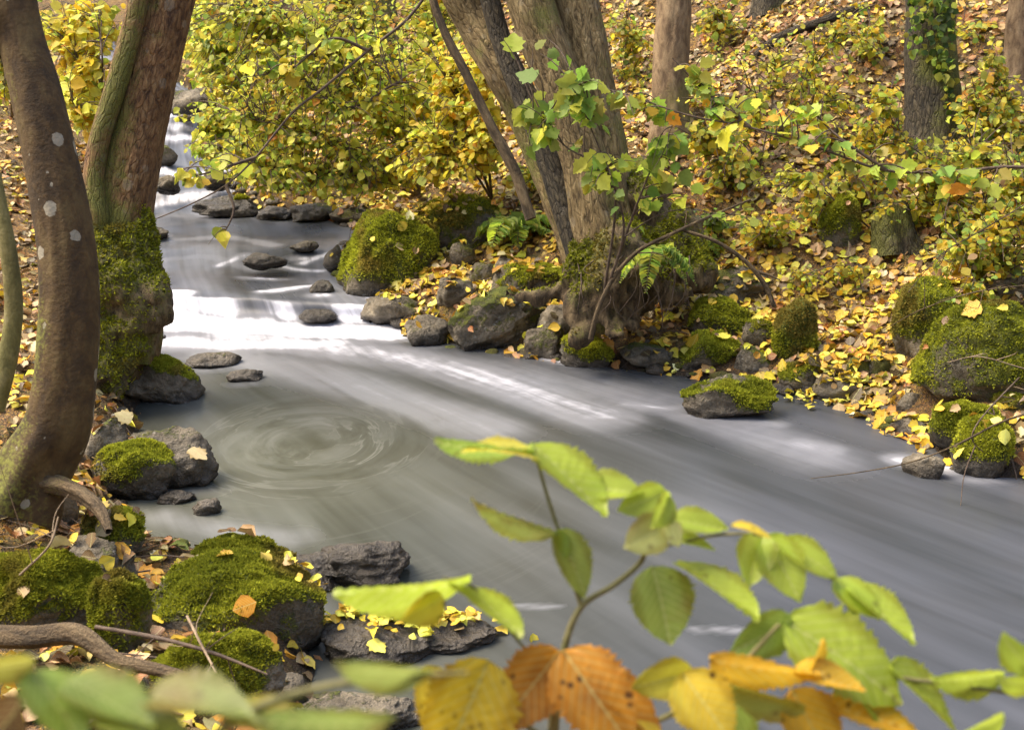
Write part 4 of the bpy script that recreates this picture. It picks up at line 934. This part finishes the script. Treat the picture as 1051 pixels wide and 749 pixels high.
# ------------------------------------------------------------------ fallen branches, roots and twigs
def stick(name, pts, rads, mat, label, cat='branch', twigs=0, seed=0, bumps=.2):
    P = [np.asarray(p, float) for p in pts]; b = P[0].copy(); parts = [tube(P, rads, 12, len(P) * 9, bumps, seed)]
    r = np.random.default_rng(seed); C = spline(P, 40)
    for k in range(twigs):
        i = r.integers(6, 36); g = C[i] + r.normal(0, .09, 3) + [0, 0, .02]; parts.append(tube([C[i], (C[i] + g) / 2 + r.normal(0, .02, 3), g], [rads[-1] * .8, rads[-1] * .6, rads[-1] * .3], 5, 8))
    V, Fq, co = join(parts)
    o = mesh_obj(name, V - b, Fq, mat, None, {'barkco': ('FLOAT_VECTOR', co), 'moss': ('FLOAT', np.clip(.15 + .25 * fbm(V * 6, seed, 2), 0, 1))}); o.location = b
    return tag(o, label, cat)
def up(px, py, dz):                        # a point dz above the ground seen at that pixel
    p = hit(px, py); return p + [0, 0, dz]
stick('fallen_branch', [at(-30, 652, 2.95), at(30, 655, 2.92), at(80, 652, 2.9), at(118, 676, 2.85), at(165, 688, 2.82), at(210, 702, 2.78), at(255, 722, 2.74)], [.028, .026, .025, .017, .014, .011, .007], M_ROOT, 'knotted brown branch lying across the mossy rocks at lower left', seed=1, bumps=.35)
stick('fallen_twig', [at(98, 643, 3.0), at(150, 652, 2.96), at(185, 660, 2.92), at(225, 672, 2.9), at(275, 692, 2.85)], [.005, .005, .0045, .004, .002], M_TWIG, 'thin dark twig lying over the largest mossy rock', 'twig', 5, 2)
stick('fallen_twig', [at(20, 590, 3.1), at(50, 560, 3.12), at(60, 530, 3.15)], [.003, .003, .002], M_PALETWIG, 'pale dry stalk leaning by the bushy mossy rock', 'twig', 4, 3)
stick('fallen_twig', [at(192, 632, 2.95), at(206, 660, 2.85), at(222, 690, 2.75)], [.003, .003, .002], M_PALETWIG, 'pale stalk hanging down the front of the largest mossy rock', 'twig', 3, 4)
stick('arched_branch', [at(606, 348, 6.55), at(614, 318, 6.5), at(630, 285, 6.5), at(655, 258, 6.5), at(690, 240, 6.5), at(720, 226, 6.6), at(770, 205, 6.8)], [.013, .013, .012, .011, .010, .008, .005], M_ROOT, 'pale arched branch rising from the water edge before the tree clump', twigs=3, seed=6)
stick('arched_branch', [at(700, 236, 6.55), at(735, 248, 6.5), at(765, 268, 6.5), at(785, 292, 6.5), at(795, 315, 6.5)], [.009, .010, .012, .013, .012], M_ROOT, 'brown branch bending down right of the arched pale branch', twigs=2, seed=7)
stick('fallen_twig', [at(832, 491, 4.75), at(885, 484, 4.7), at(935, 474, 4.65), at(985, 455, 4.6), at(1030, 432, 4.6), at(1090, 415, 4.6)], [.0015, .002, .0025, .003, .004, .005], M_ROOT, 'pale bare twig dipping into the water at the right bank', 'twig', 1, 8)
stick('fallen_twig', [at(972, 372, 5.2), at(1005, 366, 5.1), at(1051, 378, 5.1), at(1090, 385, 5.1)], [.0015, .002, .0025, .003], M_PALETWIG, 'pale twig lying on the front of the biggest mossy boulder', 'twig', 5, 9)
stick('fallen_twig', [at(905, 340, 5.6), at(945, 318, 5.4), at(1000, 300, 5.3), at(1060, 292, 5.3)], [.0015, .002, .0025, .003], M_ROOT, 'dry twig above the large rounded mossy boulder', 'twig', 6, 10)
stick('fallen_twig', [at(932, 300, 5.8), at(965, 262, 5.8), at(1010, 235, 5.8), at(1060, 205, 5.8)], [.0015, .002, .003, .003], M_TWIG, 'dark thin stem rising over the tangled shrub at right', 'twig', 5, 12)
stick('fallen_branch', [up(775, 60, .02), up(800, 45, .05), up(840, 30, .05), up(890, 12, .05)], [.03, .035, .035, .03], M_BARK_DARK, 'dark rotting log high on the leafy slope', 'log', 0, 13)
stick('fallen_branch', [up(1010, 478, .05), at(1000, 440, 5.0) + [0, 0, 0], up(1051, 400, .1)], [.002, .003, .004], M_TWIG, 'brown twig between the two right mossy stones', 'twig', 3, 14)

# ------------------------------------------------------------------ leaf litter
TV, TF, chance = [gV], [gF.tolist()], [np.ones(len(gF))]; off = len(gV)
allV = [tuple(v) for v in gV]; allF = gF.tolist(); ch = [1.0] * len(gF)
for W, Fc, c in LV_HITS:
    allV += [tuple(v) for v in W]; allF += (Fc + off).tolist(); ch += [c] * len(Fc); off += len(W)
BV = BVHTree.FromPolygons(allV, allF)
def litter(n, xr, yr, smin, smax, seed, name, label, water_ok=False):
    r = np.random.default_rng(seed)
    XY = np.c_[r.uniform(*xr, n), r.uniform(*yr, n)]; D, L, S = field(XY)
    dist = np.hypot(XY[:, 0], XY[:, 1])
    patch = vnoise(np.c_[XY * 1.9, np.zeros(n)], 77) * .5 + .5
    keep = (D > -.05) & (r.random(n) < np.clip(8.0 / dist, .3, 1) * (.35 + .8 * patch))
    keep &= (np.abs(XY[:, 0]) < dist * .62 + 1.2)
    XY, D, S = XY[keep], D[keep], S[keep]
    pos, nr, dd_ = [], [], []; rk_ = []
    for (x, y), d, s in zip(XY, D, S):
        h = BV.ray_cast(Vector((x, y, 40)), Vector((0, 0, -1)))
        if h[0] is None: continue
        c = ch[h[2]]; nz = abs(h[1].z)
        if c < 1 and (random.random() > c * 1.6 or nz < .45): continue
        if s < .5 and c == 1 and d > .0 and random.random() > .62: continue
        pos.append(h[0]); nn = h[1] if h[1].z > 0 else -h[1]; nr.append(nn); dd_.append(d); rk_.append(s)
    pos = np.array(pos); nr = np.array(nr); dd_ = np.array(dd_); sd = np.array(rk_); N = len(pos)
    nr = norm(nr + r.normal(0, .32, (N, 3))); y = norm(np.cross(nr, r.normal(0, 1, (N, 3))))
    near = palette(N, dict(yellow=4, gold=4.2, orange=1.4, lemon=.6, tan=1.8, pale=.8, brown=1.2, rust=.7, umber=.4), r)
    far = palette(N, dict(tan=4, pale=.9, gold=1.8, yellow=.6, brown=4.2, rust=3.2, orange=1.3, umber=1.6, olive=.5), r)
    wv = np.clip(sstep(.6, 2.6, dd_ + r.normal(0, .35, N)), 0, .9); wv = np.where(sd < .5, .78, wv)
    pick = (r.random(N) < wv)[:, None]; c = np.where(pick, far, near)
    c = np.clip(c * np.exp(r.normal(0, .25, (N, 1))), .004, .85); pos = pos + nr * r.uniform(.004, .028, (N, 1)) - y * .03
    h = N // 5
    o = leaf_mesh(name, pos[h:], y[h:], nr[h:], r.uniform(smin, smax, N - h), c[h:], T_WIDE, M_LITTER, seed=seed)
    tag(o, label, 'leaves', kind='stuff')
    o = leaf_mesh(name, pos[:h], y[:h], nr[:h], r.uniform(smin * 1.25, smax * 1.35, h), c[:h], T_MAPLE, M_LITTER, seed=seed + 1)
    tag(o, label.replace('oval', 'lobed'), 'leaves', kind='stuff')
litter(210000, (-6.5, 9), (2.2, 16), .024, .074, 401, 'fallen_leaves', 'yellow and brown oval leaves strewn over both banks')

rr_ = np.random.default_rng(9); tw = []
while len(tw) < 420:
    x, y = rr_.uniform(-4, 7), rr_.uniform(2.6, 12)
    D_, _, _ = field(np.array([[x, y]]))
    if D_[0] < .08: continue
    an = rr_.uniform(0, 6.28); L = rr_.uniform(.08, .34); P = []
    for k in range(3):
        px_, py_ = x + math.cos(an) * L * k / 2 + rr_.normal(0, .012), y + math.sin(an) * L * k / 2 + rr_.normal(0, .012); P.append((px_, py_, gz(px_, py_) + rr_.uniform(.02, .05)))
    q_ = rr_.uniform(.0018, .0045); tw.append(tube(P, [q_, q_ * .8, q_ * .4], 5, 7))
V, Fq, co = join(tw); tag(mesh_obj('forest_debris', V, Fq, M_TWIG, attrs={'barkco': ('FLOAT_VECTOR', co)}), 'small broken twigs scattered through the fallen leaves', 'twigs', kind='stuff')
def drift(px, py, z, rx, ry, n, seed, label):
    r = np.random.default_rng(seed); c0 = onz(px, py, z); pos, nr = [], []
    for u in r.normal(0, .5, (n, 2)):
        h = BV.ray_cast(Vector((c0[0] + u[0] * rx, c0[1] + u[1] * ry, 20)), Vector((0, 0, -1)))
        if h[0] is not None: pos.append(np.array([h[0].x, h[0].y, max(h[0].z, .008)]) + [0, 0, r.uniform(.003, .03)]); nr.append(norm(np.array([0, 0, 1.0]) + r.normal(0, .35, 3)))
    pos = np.array(pos); N = len(pos); nr = np.array(nr)
    o = leaf_mesh('leaf_drift', pos, norm(np.cross(nr, r.normal(0, 1, (N, 3)))), nr, r.uniform(.025, .055, N), palette(N, dict(yellow=5, lemon=3, gold=2, tan=1, brown=.6), r), T_WIDE, M_LITTER, seed=seed)
    tag(o, label, 'leaves', kind='stuff')
drift(385, 634, .06, .30, .10, 170, 501, 'drift of small yellow leaves on the flat slab in the shallows')
drift(472, 632, .05, .10, .06, 60, 502, 'small heap of yellow leaves at the end of the smaller dark slab')
drift(440, 285, .15, .22, .16, 90, 503, 'tan leaves heaped beside the foot of the bright green boulder')
drift(870, 405, .02, .30, .16, 200, 504, 'bright yellow leaf beach right of the split dark stone')
# a few single leaves one can point at
def one_leaf(px, py, d_off, lenpx, col, label, seed, tm=T_WIDE):
    h = BV.ray_cast(Vector(CAM), Vector(ray(px, py)).normalized(), 100)
    if h[0] is None: return
    p = np.array(h[0]); n = np.array(h[1]); n = n if n[2] > 0 else -n; d = depth_of(p); r = np.random.default_rng(seed)
    y = norm(np.cross(n, r.normal(0, 1, 3))); s = lenpx * d / F
    pos = p + n * .008 - y * s * .5
    o = leaf_mesh('fallen_leaf', np.array([pos]), np.array([y]), np.array([norm(n + r.normal(0, .12, 3))]), np.array([s]), np.array([PAL[col]]), tm, M_LITTER, None, p, seed)
    o.location = p; tag(o, label, 'leaf')
one_leaf(412, 232, 0, 12, 'yellow', 'single yellow leaf stuck on top of the bright green boulder', 1)
one_leaf(410, 254, 0, 13, 'pale', 'single pale leaf on the face of the bright green boulder', 2)
one_leaf(427, 257, 0, 9, 'tan', 'small tan leaf beside the pale leaf on the bright boulder', 3)
one_leaf(252, 622, 0, 27, 'orange', 'single orange leaf lying on the largest mossy rock', 4)
one_leaf(204, 467, 0, 22, 'pale', 'curled pale leaf on the dark wet pitted rock', 5, T_MAPLE)
one_leaf(162, 397, 0, 9, 'gold', 'tiny yellow leaf on the triangular dark rock', 6)
one_leaf(110, 577, 0, 18, 'yellow', 'yellow leaf leaning between the near mossy rocks', 7)
one_leaf(24, 608, 0, 18, 'tan', 'tan leaf on the bushy mossy rock at the left edge', 8)
one_leaf(440, 718, 0, 30, 'gold', 'yellow lobed leaf floating at the bottom edge', 9, T_MAPLE)
one_leaf(388, 665, 0, 24, 'lemon', 'pale yellow leaf on the flat leaf covered slab', 10, T_MAPLE)
one_leaf(622, 354, 0, 17, 'orange', 'orange leaf at the foot of the arched pale branch', 11, T_MAPLE)
one_leaf(997, 319, 0, 22, 'gold', 'golden leaf caught between the two largest right mossy boulders', 12, T_MAPLE)

# ------------------------------------------------------------------ near branches with large leaves
def big_leaf(parent, base, b, tpt, d0, d1, wpx, col, mat, seed, veer=1, ser=.06, curlk=.10, k=.66):
    """b, tpt pixel of leaf base and tip; wpx how wide it looks"""
    r = np.random.default_rng(seed); A, B = at(*b, d0), at(*tpt, d1); L = np.linalg.norm(B - A); Y = norm(B - A)
    d = (d0 + d1) / 2; app = wpx * d / F; W = max(L * k, app); roll = math.acos(min(1, app / W)) * veer
    view = norm((A + B) / 2 - CAM); X0 = norm(np.cross(Y, -view)); Z0 = np.cross(X0, Y)
    X = X0 * math.cos(roll) + Z0 * math.sin(roll); Z = np.cross(X, Y)
    nu, nv = 30, 6; V, lc = [], []
    for i in range(nu + 1):
        t = i / nu; prof = math.sin(math.pi * min(1, t ** .82)) ** .72 if 0 < t < 1 else 0.0
        prof *= (1.12 - .3 * t)
        if t > .86: prof *= 1 - .35 * ((t - .86) / .14)
        saw = 1 + ser * ((i % 2) * 2 - 1) + .03 * r.normal()
        for j in range(-nv, nv + 1):
            u = j / nv; hw = prof * .5 * (saw if abs(j) == nv else 1)
            x = u * hw
            pl = .017 * math.cos(2 * math.pi * 9 * (t - abs(u * hw) * .8))
            z = abs(u) * hw * .22 - curlk * t * t + pl * (1 - abs(u) * .4) + .03 * math.sin(3 * t + u * 2 + seed)
            V.append(A + L * t * Y + W * x * X + L * z * Z); lc.append((u * hw, t, 0))
    m = 2 * nv + 1; i = np.arange((nu + 1) * m).reshape(nu + 1, m)
    Fq = np.stack([i[:-1, :-1], i[:-1, 1:], i[1:, 1:], i[1:, :-1]], -1).reshape(-1, 4)
    V = np.array(V); c0 = np.array(PAL[col] if isinstance(col, str) else col)
    c = c0 * np.exp(.16 * fbm(V * 40, seed, 3))[:, None]
    if not isinstance(col, str) or col in ('amber', 'yellow', 'orange'):
        g = np.clip(fbm(V * 26, seed + 4, 2) * .6, 0, .6)[:, None]; c = c * (1 - g) + np.array(PAL['lime' if col == 'yellow' else ('orange' if col == 'amber' else 'rust')]) * g
    mesh_obj('leaf', V - base, Fq, mat, parent, {'col': ('FLOAT_COLOR', np.c_[np.clip(c, 0, .85), np.ones(len(c))]), 'leafco': ('FLOAT_VECTOR', np.array(lc))})
def spray(name, label, cat, base, twigs, leaves, seed):
    base = np.asarray(base, float); t = thing(name, base, label, cat)
    V, Fq, co = join([tube([at(*q[:3]) for q in tw], [q[3] for q in tw], 8, len(tw) * 8, .12, seed + k) for k, tw in enumerate(twigs)])
    mesh_obj('twig', V - base, Fq, M_GREENTWIG, t)
    for k, (b, tp, w, col, *o) in enumerate(leaves):
        d0 = o[0] if o else 1.3; d1 = o[1] if len(o) > 1 else d0 - .02; v = o[2] if len(o) > 2 else 1
        big_leaf(t, base, b, tp, d0, d1, w, col, M_OLDLEAF if col in ('orange', 'amber', 'yellow') else M_BIGLEAF, seed * 50 + k, v, k=o[3] if len(o) > 3 else .66)
D = 1.32
spray('beech_branch', 'upright green beech twig with hanging leaves over the near water', 'branch', at(560, 900, D),
    [[(560, 900, D, .005), (572, 720, D, .0042), (580, 662, D, .0038), (597, 622, D, .0034), (630, 600, D, .0032), (656, 578, D, .003), (664, 560, D - .02, .0024), (676, 530, D - .02, .002), (680, 508, D - .02, .0015)],
     [(597, 622, D, .003), (588, 595, D, .0024), (575, 550, D, .0021), (562, 510, D, .0019), (552, 475, D, .0016), (544, 455, D, .0012)],
     [(664, 565, D, .0022), (700, 556, D, .002), (745, 548, D, .0019), (790, 552, D, .0018), (840, 585, D, .0016), (870, 605, D, .0012)]],
    [((546, 457), (447, 462), 19, 'green', D, D - .05), ((552, 470), (476, 455), 17, 'lemon', D - .02, D - .06, -1), ((543, 458), (628, 520), 34, 'sprig', D, D - .05),
     ((600, 500), (660, 502), 30, 'sprig', D - .01, D - .03), ((684, 505), (634, 524), 36, 'sprig', D - .02, D - .03), ((688, 510), (672, 540), 26, 'sprig', D - .02, D - .06),
     ((682, 540), (642, 562), 44, (.42, .46, .16), D - .03, D - .05), ((686, 535), (697, 560), 22, (.42, .46, .16), D - .03, D - .05),
     ((688, 536), (748, 538), 26, 'sprig', D, D), ((690, 553), (735, 560), 12, 'sprig', D, D), ((782, 547), (768, 600), 42, 'sprig', D, D - .03), ((786, 549), (822, 616), 50, 'sprig', D, D - .04), ((800, 556), (862, 590), 34, 'sprig', D, D - .02),
     ((750, 540), (792, 548), 10, 'yellow', D - .03, D - .03),
     ((855, 596), (905, 632), 30, 'sprig', D, D - .03), ((868, 600), (944, 654), 22, 'sprig', D, D - .05), ((856, 600), (886, 642), 12, 'green', D, D - .02),
     ((569, 547), (482, 521), 19, (.40, .50, .13), D, D - .05), ((572, 543), (604, 612), 40, (.33, .42, .08), D - .01, D - .03), ((577, 545), (580, 575), 14, 'sprig', D - .01, D - .03),
     ((668, 581), (692, 661), 66, (.34, .46, .10), D - .02, D - .04, 1, .9), ((694, 579), (784, 626), 15, 'sprig', D, D - .08)], 1)
D = 1.25
spray('beech_branch', 'yellow and orange beech twig across the bottom centre', 'branch', at(560, 1000, 1.2),
    [[(560, 1000, 1.2, .006), (565, 760, D, .004), (575, 690, D, .003), (577, 668, D, .002)], [(565, 760, D, .003), (500, 720, D, .0025), (440, 690, D, .002)],
     [(565, 760, D, .004), (660, 745, D, .003), (740, 700, D, .003), (800, 640, D, .002)], [(740, 700, D, .003), (860, 690, D, .0028), (960, 700, D, .0025), (1051, 712, D, .0022), (1120, 715, D, .002)],
     [(570, 700, D, .002), (530, 655, D, .0018), (490, 605, D, .0015), (455, 592, D, .001)]],
    [((574, 668), (508, 752), 70, 'orange', D, D - .04), ((578, 667), (650, 770), 82, 'orange', D - .02, D - .06), ((500, 676), (452, 800), 96, (.70, .54, .05), D - .03, D - .06, 1, .8), ((438, 682), (452, 772), 44, 'yellow', D - .01, D - .03),
     ((600, 690), (690, 762), 40, 'orange', D, D - .03),
     ((712, 690), (648, 706), 44, (.52, .50, .05), D - .02, D - .03), ((700, 690), (752, 762), 66, 'yellow', D - .03, D - .06), ((640, 742), (700, 790), 30, 'yellow', D - .03, D - .06),
     ((728, 672), (845, 702), 40, 'amber', D - .04, D - .05, -1), ((815, 690), (890, 702), 24, 'amber', D - .04, D - .05), ((812, 706), (860, 790), 60, 'amber', D - .02, D - .03), ((850, 722), (952, 748), 44, 'amber', D - .02, D - .02), ((845, 655), (828, 702), 12, 'amber', D - .02, D - .04),
     ((803, 636), (930, 718), 82, 'sprig', D + .02, D - .02), ((812, 634), (752, 672), 44, 'green', D + .02, D), ((826, 728), (744, 710), 24, (.38, .46, .12), D - .03, D - .04), ((760, 715), (740, 790), 50, 'green', D + .02, D),
     ((912, 680), (992, 752), 26, 'sprig', D, D - .02), ((1028, 694), (958, 702), 32, 'sprig', D, D - .02), ((880, 712), (935, 770), 26, 'sprig', D, D - .02),
     ((462, 601), (540, 643), 19, 'sprig', D, D - .06), ((482, 590), (346, 624), 21, 'sprig', D, D - .07), ((455, 612), (412, 640), 32, 'yellow', D - .05, D - .07, 1, .8)], 2)
D = 1.15
spray('beech_branch', 'green leafy twig end cut by the lower right edge', 'branch', at(1180, 900, D),
    [[(1180, 900, D, .005), (1120, 740, D, .003), (1070, 690, D, .002), (1045, 680, D, .0015)]],
    [((1062, 692), (1028, 654), 34, 'sprig', D, D - .02), ((1070, 700), (1026, 702), 20, 'sprig', D, D - .02), ((1080, 690), (1060, 650), 30, 'sprig', D, D - .02), ((1030, 735), (985, 760), 18, 'sprig', D, D - .02)], 3)
D = .72
spray('beech_branch', 'blurred green and yellow leaves along the bottom left edge', 'branch', at(120, 1100, D),
    [[(120, 1100, D, .004), (200, 800, D, .0032), (250, 735, D, .0028), (330, 705, D, .0024), (420, 694, D, .002), (480, 690, D, .0012)], [(200, 800, D, .002), (120, 740, D, .002), (40, 700, D, .0015), (-20, 690, D, .001)]],
    [((440, 690), (345, 690), 34, (.30, .38, .10), D, D - .03), ((405, 735), (262, 750), 46, (.26, .36, .10), D, D - .03), ((30, 690), (90, 760), 56, 'green', D, D - .02), ((66, 700), (160, 735), 46, (.24, .33, .07), D, D - .02),
     ((150, 715), (262, 725), 42, (.26, .32, .09), D, D - .02), ((230, 730), (330, 760), 40, 'olive', D, D - .02), ((36, 680), (-30, 690), 34, 'olive', D, D - .02), ((100, 730), (200, 770), 50, (.24, .33, .07), D, D - .03), ((20, 720), (-30, 790), 50, 'brown', D + .05, D)], 4)

# ------------------------------------------------------------------ light
w = bpy.data.worlds.new('World'); sc.world = w; w.use_nodes = True
nt = w.node_tree; bg = nt.nodes['Background']; sky = nt.nodes.new('ShaderNodeTexSky'); sky.sky_type = 'NISHITA'; sky.sun_disc = False
EL, AZ = R(56), R(-78)
sky.sun_elevation = EL; sky.sun_rotation = AZ; sky.dust_density = 4.0; sky.air_density = 1.0; sky.ozone_density = 1.0
nt.links.new(sky.outputs[0], bg.inputs[0]); bg.inputs[1].default_value = .15
sd = Vector((math.sin(AZ) * math.cos(EL), math.cos(AZ) * math.cos(EL), math.sin(EL)))
sl = bpy.data.lights.new('sun', 'SUN'); sl.energy = 1.6; sl.angle = R(40); sl.color = (1, .93, .82)
so = bpy.data.objects.new('sun', sl); COL.objects.link(so); so.rotation_euler = (-sd).to_track_quat('-Z', 'Y').to_euler(); so.location = (0, 0, 12)

vs = sc.view_settings; vs.view_transform = 'Standard'; vs.look = 'None'; vs.gamma = 1; vs.exposure = 1.55; vs.use_curve_mapping = False
vs.use_white_balance = True; vs.white_balance_temperature = 7150; vs.white_balance_tint = 10
sc.cycles.use_denoising = True
try: sc.cycles.denoiser = 'OPENIMAGEDENOISE'
except Exception: pass
sc.cycles.max_bounces = 8; sc.cycles.use_adaptive_sampling = True
